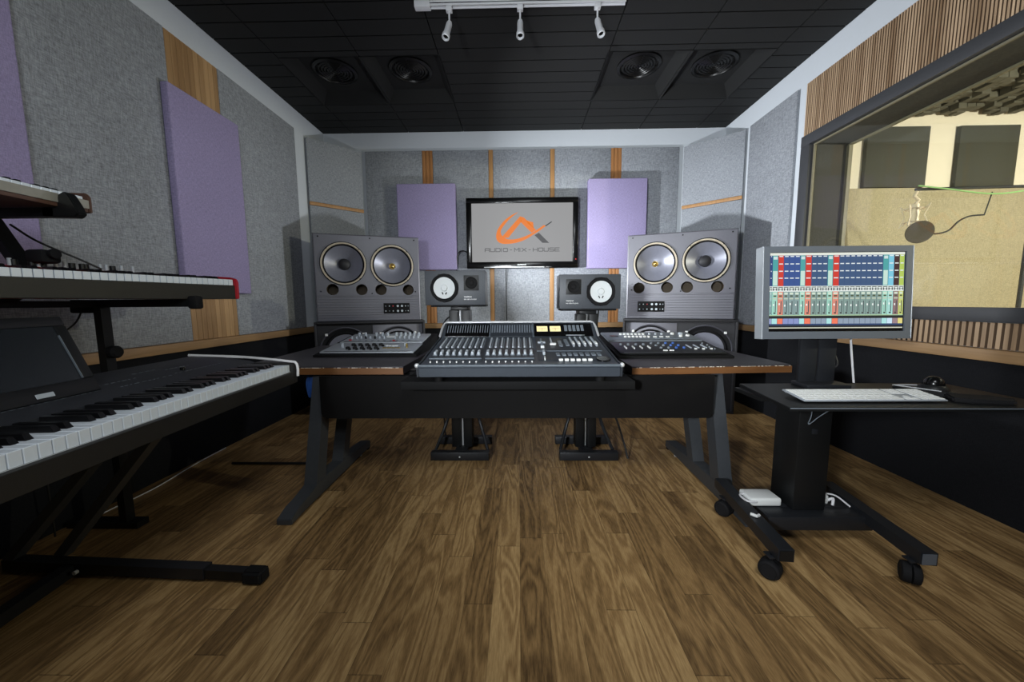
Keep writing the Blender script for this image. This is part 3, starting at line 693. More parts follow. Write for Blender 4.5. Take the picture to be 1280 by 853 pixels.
# ------------------------------------------------------------------ studio desk
t = thing('studio_desk', 'wide dark studio desk with two oak-edged wings and angled steel legs', 'desk', (0, 2.1, 0))
def dpt(p): return (p[0], p[1]-2.1)
ZD = .74
for nm_, pl in (('left_wing', [(-1.66,2.115),(-.674,2.11),(-.674,3.2),(-1.74,3.2)]), ('right_wing', [(.64,2.075),(1.571,2.13),(1.55,2.767),(1.62,3.2),(.66,3.2)])):
    top = MB('desk_top').prism([dpt(p) for p in pl], ZD-.046, ZD, 'z', .002).build(nm_, t)
    a, b = Vector(dpt(pl[0])), Vector(dpt(pl[1]))
    ed = MB('oak_e'); ed.bar((a.x, a.y-.004, ZD-.026), (b.x, b.y-.004, ZD-.026), .008, .038); e_ = ed.build('oak_edge', top, label='bare orange oak front edge')
    # worn chips along the top of the front edge
    random.seed(5 if a.x < 0 else 6); ch = MB('cream'); n = 46; 
    for i in range(n):
        u0 = i/n; u1 = (i+random.uniform(.3,1.02))/n
        if random.random() < .72:
            hh = random.uniform(.0012,.0035); p, q = a.lerp(b, u0), a.lerp(b, min(u1,1)); ch.bar((p.x,p.y-.0086,ZD-.0055),(q.x,q.y-.0086,ZD-.0055), .0012, hh)
    ch.build('worn_edge', e_)
MB('blk_m').box(-.62, .60, -.22, 1.05, .655, .70, .004).build('console_shelf', t)
m = MB('panel'); n = 6
pl = [(-1.13,.70),(-1.13,.49)]+[(-1.13+.035*(1-math.cos(a*PI/2/n)), .49-.035*math.sin(a*PI/2/n)) for a in range(1,n+1)]+[(1.085-.035*(1-math.cos(a*PI/2/n)), .49-.035*math.sin(a*PI/2/n)) for a in range(n,0,-1)]+[(1.085,.49),(1.085,.70)]
m.prism(pl, -.07, -.05, 'y'); m.build('modesty_panel', t)
MB('blk_m').box(-1.2, 1.17, .1, .16, .62, .69).box(-1.2, 1.17, .9, .96, .62, .69).build('under_beam', t)
for s, x in ((-1, -1.185), (1, 1.145)):
    ft = MB('desk_leg').prism([(-.375,.0),(-.26,.006),(.55,.012),(.62,.012),(.62,.06),(.3,.085),(-.10,.095),(-.225,.066),(-.30,.058),(-.375,.030)], x-.038, x+.038, 'x', .003).build('foot', t)
    MB('rubber').box(x-.036, x+.036, .58, .61, .0005, .012).build('glide', ft)
    MB('silver').cyl((x-s*.02,.47,.0005), .014, .02, 'z', 12).build('leveling_glide', ft)
    MB('desk_leg').hexa([(x-.036,-.13,.085),(x+.036,-.13,.085),(x+.036,-.03,.085),(x-.036,-.03,.085),(x-.036,.03,.69),(x+.036,.03,.69),(x+.036,.11,.69),(x-.036,.11,.69)]).build('leg', t)
    MB('desk_leg').hexa([(x-.036,.18,.08),(x+.036,.18,.08),(x+.036,.26,.08),(x-.036,.26,.08),(x-.036,.40,.69),(x+.036,.40,.69),(x+.036,.48,.69),(x-.036,.48,.69)]).build('leg', t)
# blue cable bundle
m = MB('cable_blue')
for i in range(6):
    o_ = i*.006
    m.tube([(-1.275+o_,2.17,.69),(-1.28+o_*1.5,2.16,.62),(-1.265+o_,2.16,.545+.006*i),(-1.25+o_*.8,2.18,.62),(-1.245+o_*.5,2.19,.69)], .0042, 6, 5)
one(m, 'cable_bundle', 'looped blue cables hanging under the left end of the desk', 'cable')

# ------------------------------------------------------------------ mixing console
t = thing('mixing_console', 'dark grey mixing console with rows of faders and two cream meters', 'mixing console', (0, 1.777, .7005))
W2 = .508; o0, z0 = 1.777, .7005
def q(y, z): return (y-o0, z-z0)
body = [q(1.79,.742), q(1.785,.79), q(1.80,.803), q(1.86,.805), q(2.335,.883), q(2.455,.97), q(2.50,.972), q(2.50,.742)]
MB('cons').prism(body, -W2+.012, W2-.012, 'x', .003).build('chassis', t)
for s in (-1, 1):
    cheek = [(y, z+.004) for y, z in body]; cheek[0] = body[0]; cheek[-1] = body[-1]
    a, b = sorted((s*(W2-.011), s*W2)); MB('cons_d').prism(cheek, a, b, 'x', .002).build('side_cheek', t)
    MB('silver').ball((s*(W2-.004), .012, .1), .012, 14, 8).build('corner_cap', t)
    g = MB('blk_m')
    for yy in (.12,.62): g.cyl((s*.42, yy, 0), .022, .042, 'z', 16)
    g.build('rubber_foot', t)
MB('cons_l').tube([(-W2+.01,.008,.098),(W2-.01,.008,.098)], .007).build('armrest_edge', t)
zt_ = .977-z0
path = [(-W2+.004,.56,.195),(-W2+.006,.64,.245),(-W2+.012,.685,.268),(-W2+.03,.70,.276),(W2-.03,.70,.276),(W2-.012,.685,.268),(W2-.006,.64,.245),(W2-.004,.56,.195)]
MB('silver').tube(path, .0075, 8).build('silver_trim', t)
sl = (.883-.805)/(2.335-1.86)
def Z(y): return .805-z0+(y-1.86)*sl
AN = math.atan(sl)
def on(x, y, w_, d, h, mat, name, parent, bev=.0012, lift=0.):
    m = MB(mat); m.box(-w_/2, w_/2, -d/2, d/2, 0, h, bev, 1); o = m.build(name, parent); o.location = (x, y-o0, Z(y)+.0008+lift); o.rotation_euler = (AN,0,0); return o
def dup_on(o, x, y, lift=0.):
    c = cp(o); c.location = (x, y-o0, Z(y)+.0008+lift); return c
# recessed modules
mods = [(-.475,-.19), (-.182,.085), (.10,.475)]
plates = []
for a, b in mods: plates.append(on((a+b)/2, 2.10, b-a, .44, .002, 'cons_d', 'module_plate', t, .0006))
st = None; fc = None; kn = None; sb = None; pl_ = None
for base, n in ((-.452, 8), (-.168, 8)):
    for i in range(n):
        x = base+i*.0335
        if st is None:
            st = on(x, 2.205, .0100, .20, .008, 'btn', 'channel_strip', t, .001, .002); fc = on(x, 1.985, .014, .05, .020, 'btn', 'fader_cap', t, .003, .002)
            sb = on(x+.012, 2.20, .006, .20, .003, 'btn_d', 'button_row', t, .001, .002); kn = on(x, 1.852, .008, .008, .008, 'btn_w', 'push_button', t, .002)
            pl_ = on(x, 1.972, .024, .028, .006, 'btn_d', 'fader_base', t, .002, .002)
        else:
            dup_on(st, x, 2.205, .002); dup_on(fc, x, 1.985, .002); dup_on(sb, x+.012, 2.20, .002); dup_on(kn, x, 1.852); dup_on(pl_, x, 1.972, .002)
for a, b in mods[:2]: on((a+b)/2, 1.905, b-a-.01, .008, .008, 'cons_l', 'divider_bar', t)
# master section
on(.135, 2.22, .010, .12, .008, 'btn_d', 'button_row', t, .001, .002); on(.135, 2.20, .045, .018, .008, 'btn', 'navigation_button', t, .001, .003)
on(.135, 2.10, .02, .02, .012, 'btn_w', 'push_button', t, .002, .003); on(.195, 2.23, .009, .13, .010, 'btn', 'channel_strip', t, .001, .002); on(.20, 2.155, .035, .018, .012, 'btn_w', 'push_button', t, .002, .003)
on(.245, 2.18, .022, .12, .005, 'btn_d', 'button_bank', t, .001, .002); on(.285, 2.20, .022, .14, .005, 'btn_d', 'button_bank', t, .001, .002)
for i in range(5):
    x = .318+i*.033; dup_on(st, x, 2.22, .002); on(x+.003, 2.17, .012, .05, .014, 'btn_w', 'fader_cap', t, .002, .002)
on(.135, 1.985, .013, .05, .018, 'btn', 'fader_cap', t, .003, .002); on(.135, 1.895, .006, .035, .014, 'btn_w', 'toggle_switch', t, .002)
bb = on(.21, 1.97, .020, .045, .006, 'btn_d', 'square_button', t, .001, .002)
for i in range(1, 8): dup_on(bb, .21+i*.0315, 1.97, .002)
bb = on(.215, 1.872, .021, .014, .012, 'btn_w', 'transport_button', t, .002); b3 = on(.215, 1.888, .02, .012, .008, 'btn_d', 'transport_button', t, .002)
for i in range(1, 6): dup_on(bb, .215+i*.030, 1.872); dup_on(b3, .215+i*.030, 1.888)
jw = MB('blk_g').cyl((0,0,0), .035, .008, 'z', 28).build('jog_wheel', t); jw.location = (.435, 1.888-o0, Z(1.888)+.001); jw.rotation_euler = (AN,0,0)
on(.28, 2.035, .36, .006, .006, 'cons_l', 'divider_bar', t)
# meter bridge face: line from (2.335,.883) to (2.455,.97)
BA = math.atan2(.97-.883, 2.455-2.335); BL = math.hypot(.97-.883, 2.455-2.335)
br = bpy.data.objects.new('meter_bridge', None)
def onb(x, v, w_, h, d, mat, name, parent, rz=0):
    """x centre, v along the bridge face 0..1, built in the tilted frame"""
    m = MB(mat); m.box(-w_/2, w_/2, -h/2, h/2, 0, d, min(d, .0008), 1); o = m.build(name, parent)
    o.location = (x, 2.335-o0+math.cos(BA)*BL*v-math.sin(BA)*.0005, .883-z0+math.sin(BA)*BL*v+math.cos(BA)*.0015); o.rotation_euler = (BA,0,0); return o
for (a, b), mt in zip(mods, ('blk_g','cons_d','blk_g')): onb((a+b)/2, .5, b-a, BL*.86, .002, mt, 'meter_window', t)
for k, (base, n) in enumerate(((-.462, 17), (-.172, 17))):
    o1 = None
    for i in range(n):
        x = base+i*.0162
        if o1 is None: o1 = onb(x, .58, .006 if k == 0 else .008, BL*.5, .004, 'btn_d', 'level_meter', t)
        else: c = cp(o1); c.location.x = x
for x, c in ((-.186,0),(.0925,0)): onb(x, .5, .008, BL*.95, .006, 'cons_l', 'bridge_divider', t)
for x in (.152,.237):
    v = onb(x, .56, .070, .052, .004, 'vu', 'needle_meter', t)
    nd = MB('blk'); nd.box(-.024, .024, -.0005, .0005, .0042, .0048); nd.box(-.0006, .0006, -.02, .004, .0042, .0048); nd.build('meter_scale', v)
o1 = None
for i in range(5):
    x = .305+i*.0265
    if o1 is None: o1 = onb(x, .6, .019, .06, .004, 'btn_d', 'talkback_key', t)
    else: c = cp(o1); c.location.x = x
onb(.36, .13, .12, .005, .003, 'btn', 'label_strip', t)

# ------------------------------------------------------------------ rack gear in the desk wings
def rack(loc_, name, lab, mats, w_, d, h, rx, spec, group):
    t = thing(name, lab, 'audio unit', loc_, 0, group); t.rotation_euler = (rx,0,0)
    pn = MB(mats).box(-w_/2, w_/2, 0, d, 0, h, .003).build('front_panel', t)
    MB('bkey').box(-w_*.46, w_*.46, d*.03, d*.075, h, h+.001).build('legend_strip', t)
    first = {}
    for nm_, x, y, r_, hh, mt in spec:
        key_ = (nm_, r_, hh, mt)
        if key_ not in first:
            if 'knob' in nm_: o = MB(mt).lathe([(0,hh),(r_*.75,hh),(r_*.9,hh*.85),(r_,0)], (0,0,0), 'z', 14).build(nm_, t)
            elif 'fader' in nm_: o = MB(mt).box(-r_*.3, r_*.3, -r_*2.6, r_*2.6, 0, hh, .0008, 1).build(nm_, t)
            else: o = MB(mt).box(-r_, r_, -r_*.6, r_*.6, 0, hh, .0008, 1).build(nm_, t)
            first[key_] = o
        else: o = cp(first[key_])
        o.location = (x*w_/2, y*d, h)
    return t
# tilted beds
TILT = math.atan2(.10, .56)
for s, x0, x1, y0 in (('left', -1.42, -.70, 2.49), ('right', .64, 1.385, 2.37)):
    m = MB('blk_m'); m.prism([(0,0),(.66,0),(.66,.105),(.0,.0145)], -(x1-x0)/2, (x1-x0)/2, 'x', .002)
    one(m, 'rack_cradle', 'sloping black rack cradle on the %s wing of the desk' % s, 'rack', 'rack cradles on the desk', ((x0+x1)/2, y0, ZD+.0005))
TL_ = math.atan2(.105-.0145, .66)
def on_cr(y0, yy): return ZD+.0005+.0145+(yy-y0)*math.tan(TL_)+.002
random.seed(11)
sp = []
for x in (-.78,-.62,-.34,-.18,-.05): sp += [('knob', x, .72, .011, .03, 'btn')]
for i in range(6): sp += [('knob', .18+i*.115, .72, .011, .03, 'btn'), ('knob', .23+i*.115, .42, .008, .022, 'btn')]
for i in range(8): sp += [('knob', -.85+i*.115, .40, .008, .020, 'btn' if i not in (3,5) else 'blk')]
sp += [('push_button', .03+.05, .62, .04, .006, 'btn_w'), ('red_button', -.82, .2, .010, .008, 'red'), ('red_button', .28, .12, .010, .008, 'red')]
for i in range(9): sp += [('push_button', -.55+i*.15, .12, .008, .006, 'btn_d')]
rack((-1.06, 2.80, on_cr(2.49, 2.80)), 'preamp_unit', 'silver rack unit with tall knobs, rear one on the left desk wing', 'alu', .64, .285, .012, TL_, sp, 'rack units on the left wing')
sp = []
for i in range(5):
    for j, yy in enumerate((.32,.70)): sp += [('knob', -.5+i*.155, yy, .016, .016, 'blk'), ('knob', -.43+i*.155, yy-.1, .010, .012, 'blk_m')]
sp += [('knob', -.68, .5, .011, .03, 'btn'), ('knob', .70, .6, .011, .028, 'btn'), ('knob', .76, .45, .008, .03, 'brass')]
for i in range(4): sp += [('push_button', .28+i*.07, .62, .010, .006, 'btn_w'), ('push_button', .28+i*.1, .4, .014, .005, 'brass')]
rack((-1.06, 2.522, on_cr(2.49, 2.522)), 'compressor_unit', 'silver rack unit with black knobs, front one on the left desk wing', 'alu', .66, .25, .012, TL_, sp, 'rack units on the left wing')
sp = [('push_button', -.78, .5, .03, .004, 'blk_g')]
for i in range(7):
    sp += [('knob', -.60+i*.085, .68, .011, .012, 'btn_w'), ('knob', -.56+i*.085, .36, .011, .012, 'btn_w')]
for x in (.06,.20,.34): sp += [('knob', x, .7, .009, .012, 'btn'), ('push_button', x+.03, .35, .012, .008, 'btn_w')]
for i in range(8): sp += [('push_button', .05+i*.08, .16, .010, .005, 'btn_d')]
sp += [('knob', .58, .7, .013, .014, 'btn_w'), ('knob', .76, .68, .017, .016, 'btn'), ('knob', .86, .5, .015, .012, 'btn_w'), ('knob', .68, .42, .013, .012, 'btn_w')]
rack((1.01, 2.735, on_cr(2.37, 2.735)), 'equalizer_unit', 'grey rack unit with pale knobs, rear one on the right desk wing', 'btn_d', .69, .275, .014, TL_, sp, 'rack units on the right wing')
sp = []
for i in range(4): sp += [('knob', -.84+i*.155, .66, .009, .014, 'btn_d'), ('fader', -.80+i*.155, .42, .011, .010, 'btn_w')]
for i in range(4):
    for j in range(3): sp += [('knob', -.18+i*.15+j*.035, .78-j*.2, .009, .012, 'btn_d' if i < 2 else 'cable_blue')]
for i in range(4): sp += [('push_button', -.12+i*.045+(.03 if i > 1 else 0), .17, .007, .008, 'btn_w')]
for i in range(3): sp += [('fader', .48+i*.15, .5, .016, .006, 'btn'), ('push_button', .53+i*.15, .28, .008, .010, 'btn_w')]
for i in range(4): sp += [('knob', .86+.03*(i % 2), .75-i*.16, .006, .010, 'btn_d')]
rack((1.01, 2.402, on_cr(2.37, 2.402)), 'summing_mixer', 'black rack unit with small faders, front one on the right desk wing', 'blk', .69, .32, .010, TL_, sp, 'rack units on the right wing')

# ------------------------------------------------------------------ computer cart
t = thing('computer_cart', 'black rolling computer cart with a thin top and four casters', 'cart', (1.3, 1.6, 0))
def cpt(p): return (p[0]-1.3, p[1]-1.6)
tp = MB('blk').prism([cpt(p) for p in ((1.034,1.394),(2.07,1.38),(2.07,1.815),(1.091,1.815))], .685, .70, 'z', .002)
tp = tp.build('table_top', t)
MB('btn_d').bar((1.036-1.3,1.3925-1.6,.6975),(2.07-1.3,1.3785-1.6,.6975), .002, .0035).build('worn_edge', tp)
m = MB('blk'); m.box(-.024, .124, .055, .21, .131, .684, .004); m.build('column', t)
pl2 = MB('blk_s').box(.035, .06, .050, .055, .50, .525, .001).build('lock_plate', t)
MB('blk').box(-.24, .36, .0, .20, .668, .685).build('top_support', t)
MB('blk_s').box(-.17, .30, .0, .09, .066, .13, .003).build('cross_beam', t)
MB('blk_s').box(-.165, .29, .09, .22, .10, .13, .003).build('base_tray', t)
arms = (((1.03,1.35),(1.09,1.93)), ((1.555,1.335),(1.63,1.90)))
for (a, b) in arms:
    a, b = cpt(a), cpt(b); am = MB('blk_s').bar((a[0],a[1],.125),(b[0],b[1],.125), .058, .05).build('base_arm', t)
    MB('alud' if a[0] > 0 else 'blk').bar((a[0],a[1]-.004,.125),(a[0],a[1],.125), .050, .042).build('end_cap', am)
for x, y, tl in ((1.005,1.395,.75),(1.535,1.375,-.6),(1.06,1.83,.6),(1.645,1.84,-.3)):
    x, y = x-1.3, y-1.6
    ca = MB('blk_s').box(x-.006, x+.006, y-.006, y+.006, .04, .0995, .002).box(x-.02, x+.02, y-.02, y+.02, .092, .0995, .002); 
    wb = ca.build('caster', t)
    for s in (-1, 1):
        g = MB('rubber'); g.T = Matrix.Translation((x, y, .0405)) @ Matrix.Rotation(tl, 4, 'Z'); g.lathe([(0,s*.028),(.026,s*.028),(.028,s*.030),(.037,s*.026),(.040,s*.018),(.040,s*.003),(0,s*.003)], (0,0,0), 'x', 24)
        g.build('wheel', wb)
MB('btn_w').tube([(-.265,-.02,.158),(-.25,-.04,.159),(-.235,-.03,.158)], .007).build('cable_clip', t)
# power brick and adapter on the base
t = thing('power_adapter', 'flat white power adapter lying on the cart base', 'power adapter', (1.178, 1.715, .1305))
g = MB('btn_w').box(-.078, .07, -.03, .07, 0, .04, .010, 3); g.build('adapter_body', t)
MB('cable_w').tube([(-.07,.03,.035),(-.10,.02,.032),(-.095,-.03,.030),(-.06,-.036,.028),(-.05,-.028,.025)], .005, 8, 5).build('adapter_cord', t)
one(MB('btn_w').box(0,.05,0,.045,0,.05,.012,3).use('cable_w').tube([(.04,.03,.045),(.09,.015,.04),(.13,-.02,.005)], .004, 8, 4).tube([(.05,.01,.02),(.065,-.0,.035),(.055,-.012,.006)], .006, 8, 4), 'power_plug', 'white plug and short white cord behind the cart column', 'power adapter', None, (1.432, 1.70, .1305))

# monitor
t = thing('computer_monitor', 'wide silver computer monitor showing a colorful mixer screen', 'monitor', (1.464, 1.72, .7005))
mz0, mz1, mw = .230, .655, .337
TM = Matrix.Translation((0,0,mz0)) @ Matrix.Rotation(-.066, 4, 'X') @ Matrix.Translation((0,0,-mz0))
m = MB('alud'); m.T = TM; bw = .036
m.box(-mw, mw, -.0, .05, mz0, mz0+bw*.95); m.box(-mw, mw, 0, .05, mz1-bw*.75, mz1); m.box(-mw, -mw+bw*.8, 0, .05, mz0+bw*.95, mz1-bw*.75); m.box(mw-bw*.8, mw, 0, .05, mz0+bw*.95, mz1-bw*.75); m.box(-mw+.02, mw-.02, .012, .05, mz0+.02, mz1-.02)
m.build('bezel', t)
for a_, b_ in ((-mw-.003, -mw+.001), (mw-.001, mw+.003)):
    m = MB('alu'); m.T = TM; m.box(a_, b_, -.001, .052, mz0, mz1, .001, 1); m.build('side_panel', t)
sx0, sx1, sz0, sz1 = -mw+bw*.8, mw-bw*.8, mz0+bw*.95, mz1-bw*.75
m = MB('blk_g'); m.T = TM; m.box(sx0, sx1, .006, .014, sz0, sz1); sc = m.build('screen', t)
sc_w = MB(scr(40,60,96)); sc_w.T = TM
SXA, SXB, SYA, SYB = 140., 1190., 84., 700.
def R(x0, y0, x1, y1, c, lay=0):
    fx = lambda X: sx0+.004+(X-SXA)/(SXB-SXA)*(sx1-sx0-.008); fz = lambda Y: sz1-(Y-SYA)/(SYB-SYA)*(sz1-sz0-.012)-.002
    sc_w.use(scr(*c)); yv = .0055-lay*.0003
    sc_w._add([(fx(x0),yv,fz(y1)),(fx(x1),yv,fz(y1)),(fx(x1),yv,fz(y0)),(fx(x0),yv,fz(y0))], [(0,1,2,3)])
R(140,84,1190,104,(226,230,220)); R(140,104,1190,350,(46,70,118))
cols = []
edges = [(140,160,'n'),(160,204,'t'),(204,248,'r')]+[(248+i*43,291+i*43,'b') for i in range(3)]+[(377,418,'t'),(418,466,'r')]+[(466+i*42,508+i*42,'s') for i in range(3)]+[(592,634,'t'),(634,682,'r')]+[(682+i*42.6,724.6+i*42.6,'s') for i in range(8)]+[(1023,1065,'t'),(1065,1108,'c'),(1108,1150,'m'),(1150,1188,'y')]
up = dict(n=(40,62,120), t=(70,160,160), r=(204,52,38), b=(48,78,142), s=(54,82,122), c=(120,196,220), m=(56,22,28), y=(176,200,90))
lo = dict(n=(150,190,190), t=(160,214,196), r=(224,140,120), b=(136,160,160), s=(132,158,152), c=(170,222,214), m=(142,112,112), y=(200,210,120))
bt = dict(n=(150,160,200), t=(170,224,224), r=(240,120,90), b=(134,146,196), s=(140,156,176), c=(200,226,244), m=(150,126,132), y=(226,214,130))
for a, b, k in edges:
    R(a+1, 104, b-1, 350, up[k], 1)
    if k == 't': R(a+4, 228, b-4, 345, (196,224,212), 2); R(a+6, 112, b-6, 136, (200,220,220), 2)
    for yy in (112,172,230,286):
        if k != 't': R(a+7, yy-4, b-7, yy+4, (222,230,232), 2)
    R(a, 350, b, 395, (222,230,226), 1); R(a+3, 356, b-3, 362, (60,70,70), 2); R(a+3, 374, b-3, 378, (70,80,80), 2)
    for (dx0, dx1) in ((.1,.3),(.7,.9)): R(a+(b-a)*dx0, 366, a+(b-a)*dx1, 386, (60,70,74), 2)
    R(a+1, 395, b-1, 585, lo[k], 1)
    R(a+8, 402, b-8, 418, (210,224,206), 2); R(a+10, 424, b-10, 436, (74,84,60), 2); R(a+6, 446, b-6, 456, (190,200,180), 2)
    R(a+(b-a)*.55, 470, a+(b-a)*.72, 560, (70,80,84), 2); R(a+(b-a)*.3, 468, a+(b-a)*.34, 562, (100,110,112), 2)
    yk = 495+((int(a)*7) % 3)*6; R(a+(b-a)*.2, yk-8, a+(b-a)*.42, yk+8, (240,244,240), 3)
    R(a+(b-a)*.3, 562, a+(b-a)*.7, 574, (60,60,60), 2)
    R(a, 583, b, 590, (170,200,160), 2)
    R(a, 590, b, 612, (20,26,28), 1); R(a+1, 612, b-1, 655, bt[k], 1)
R(140,655,1188,668,(36,60,104),1); R(140,668,1188,684,(18,22,26),1); R(140,684,1188,692,(214,214,196),1)
sc_w.build('screen_image', sc)
m = MB('blk_s').box(-.115, -.035, .055, .075, .0, .5, .003).box(-.025, .055, .055, .075, .0, .5, .003); m.build('stand_neck', t)
MB('blk_s').box(-.13, .075, -.02, .085, 0, .018, .004).build('stand_base', t)
MB('alud').box(-.12, .06, .05, .056, .3, .5).build('mount_plate', t)
one(MB('cable_w').tube([(1.60,1.80,.98),(1.605,1.80,.90),(1.62,1.80,.80),(1.635,1.80,.7055)], .0045, 8, 5), 'monitor_cable', 'white cable dropping from the monitor to the cart top', 'cable')
one(MB('cable_b').tube([(1.53,1.80,.98),(1.52,1.80,.88),(1.54,1.79,.80),(1.50,1.79,.76),(1.485,1.79,.705)], .004, 8, 5), 'monitor_cable', 'black cable curling down behind the monitor to the cart', 'cable')
one(MB('btn_d').tube([(1.33,1.655,.655),(1.30,1.62,.60),(1.275,1.60,.565),(1.32,1.60,.60),(1.40,1.60,.655)], .0022, 6, 6), 'cable_loop', 'thin grey cable loop under the cart top beside the column', 'cable')
# keyboard
t = thing('computer_keyboard', 'slim white computer keyboard with number pad on the cart', 'keyboard', (1.415, 1.455, .7065)); t.rotation_euler = (.12,0,0)
MB('alu').box(-.28, .28, 0, .128, 0, .006, .002).build('keyboard_base', t)
MB('alu').box(-.27, .27, .112, .122, -.006, 0).build('rear_foot', t)
blocks = [(-.275, .115, 15), (.123, .178, 3), (.186, .275, 4)]
kc = {}
for row in range(6):
    yy = .004+row*.0205; hh = .018 if row < 5 else .012
    for bi, (a, b, n) in enumerate(blocks):
        n_ = n
        if row == 0 and bi == 0: n_ = 8
        pitch = (b-a)/n_
        for i in range(n_):
            if bi == 1 and (row == 2 or (row == 1 and i != 1)): continue
            key2 = (round(pitch, 5), hh)
            if key2 not in kc: kc[key2] = MB('btn_w').box(-pitch/2+.0012, pitch/2-.0012, 0, hh, 0, .003, .0012, 1).build('keycap', t)
            else: kc[key2] = cp(kc[key2])
            kc[key2].location = (a+pitch*(i+.5), yy, .0062)
# trackball and wrist rest
t = thing('trackball_mouse', 'black trackball mouse with a glossy ball beside the white keyboard', 'trackball', (1.80, 1.60, .7005), -.45)
m = MB('blk').prism([(-.10,-.045),(.045,-.06),(.07,.0),(.05,.075),(-.09,.07),(-.125,.03)], 0, .02, 'z', .005); m.build('trackball_base', t)
m = MB('silver').tube([(-.122,.035,.021),(-.06,-.01,.022),(.0,-.052,.022)], .0022).tube([(-.122,.035,.021),(-.06,.06,.022),(.0,.06,.024)], .0022); m.build('chrome_line', t)
MB('blk').lathe([(.05,0),(.046,.012),(.036,.02)], (.0,.01,.02), 'z', 28).build('ball_collar', t)
MB('blk_g').ball((0,.01,.042), .034, 28, 16).build('ball', t)
m = MB('rubber'); m.prism([(-.11,-.035),(-.06,-.055),(.07,-.045),(.105,.0),(.06,.05),(-.08,.06)], 0, .018, 'z', .006); one(m, 'wrist_rest', 'black padded wrist rest in front of the trackball at the cart right side', 'wrist rest', None, (1.845, 1.472, .7008), -.28)

# ------------------------------------------------------------------ keyboards
def keys(t, n, pitch, length, zt, kh, y0, start=0):
    """white keys from local x=-n*pitch..0 ; treble end is C so white index from the right 0=C,1=B,..."""
    wk = MB('key').box(-pitch/2+.0010, pitch/2-.0010, 0, length, zt-kh, zt, .0012, 1); w0 = wk.build('white_key', t)
    bk_ = MB('bkey').hexa([(-.0075,0,0),(.0075,0,0),(.0075,length*.72,0),(-.0075,length*.72,0),(-.0058,.009,.015),(.0058,.009,.015),(.0058,length*.72,.015),(-.0058,length*.72,.015)])
    b0 = bk_.build('black_key', t)
    fb = True
    names = 'CBAGFED'
    for i in range(n):
        x = -pitch*(i+.5); o = w0 if i == 0 else cp(w0); o.location = (x, y0, 0)
        k = names[i % 7]
        # black key between this key and the one to its left, unless F-E or C-B
        if i < n-1 and k not in 'FC':
            o = b0 if fb else cp(b0); fb = False; o.location = (x-pitch/2, y0+length*.27, zt)
ang = math.atan2(1.038, -.078)
t = thing('digital_piano', 'long black digital piano with white keys along the left side', 'piano', (-1.084, 1.707, .732), ang)
L0 = -1.345-.07
m = MB('pbody'); m.prism([(-.012,0),(-.012,.052),(.004,.056),(.004,.046),(.17,.046),(.17,.0)], L0, .03, 'x', .001)
m.build('case', t)
MB('pdeck').prism([(.172,.0),(.172,.098),(.20,.108),(.30,.124),(.44,.138),(.46,.13),(.46,0)], L0, .03, 'x', .002).build('control_deck', t)
for a, b in ((.001,.032), (L0-.001, -1.338)):
    MB('pbody').prism([(-.014,0),(-.014,.085),(.0,.094),(.17,.102),(.172,0)], a, b, 'x', .003).build('cheek_block', t)
keys(t, 52, .02573, .166, .088, .034, .004)
MB('silver').box(L0+.07, 0, -.0005, .004, .0525, .0555).build('key_slip_line', t)
# deck print marks
random.seed(4); dk = MB('btn_d')
SLZ = lambda y: .108+(y-.20)*.16 if y <= .30 else .124+(y-.30)*.1
for (x0, x1, y) in ((-.55,-.35,.24),(-.33,-.20,.25),(-.62,-.45,.29),(-.30,-.18,.31),(-.22,-.10,.25),(-.95,-.6,.25),(-1.1,-.9,.23),(-.4,-.3,.34)):
    x = x0
    while x < x1:
        w_ = random.uniform(.006,.016); dk.bar((x, y, SLZ(y)+.0008), (x+w_, y, SLZ(y)+.0008), .0015, .0008); x += w_+random.uniform(.006,.014)
dk.build('deck_lettering', t)
kb0 = MB('blk_g').cyl((0,0,0), .008, .012, 'z', 16).build('volume_knob', t); kb0.location = (-.27, .27, SLZ(.27)+.0005)
o1 = MB('bkey').box(-.009, .009, -.004, .004, 0, .004, .001, 1).build('function_button', t); o1.location = (-.60, .26, SLZ(.26)+.0004)
for i in range(1, 14): c = cp(o1); c.location = (-.60-i*.026, .26, SLZ(.26)+.0004)
# leaning screen on the piano
p0 = Vector((-1.205, 1.035, 0)); 
t = thing('leaning_screen', 'large dark flat screen leaning back on top of the digital piano', 'screen', (-1.291, 1.096, .851), ang)
LB = .24  # lean: top goes back
hh = .235
T = Matrix.Rotation(-math.atan2(.092, .226), 4, 'X')
wS = .62; LS = math.hypot(.092,.226)
g = MB('blk'); g.T = T; b = .03
g.box(-wS, 0, 0, .02, LS-b, LS, .003); g.box(-b, 0, 0, .02, .045, LS-b, .002); g.box(-wS, -wS+b, 0, .02, .045, LS-b, .002); g.box(-wS, 0, 0, .02, 0, .045, .003); g.box(-wS+.02, -.02, .006, .022, .02, LS-.02)
g.build('screen_frame', t)
g = MB('offscr'); g.T = T; g.box(-wS+b, -b, .003, .0058, .045, LS-b); g.build('screen_glass', t)
g = MB('btn_d'); g.T = T; g.box(-b-.0015, -b+.0005, -.0012, .0035, .046, LS-b-.03); g.build('bright_edge', t)
g = MB('btn'); g.T = T; g.box(-.160, -.118, -.0015, 0, .010, .023, .001, 1); g.build('name_plate', t)
one(MB('cable_w').bar((-1.532,1.672,.8755),(-1.30,1.70,.857), .012, .003).tube([(-1.535,1.67,.874),(-1.30,1.702,.860),(-1.10,1.722,.836),(-1.066,1.722,.828),(-1.058,1.722,.80),(-1.060,1.722,.765)], .006, 8, 5), 'white_strap', 'white strap draped across the right end of the digital piano', 'strap')

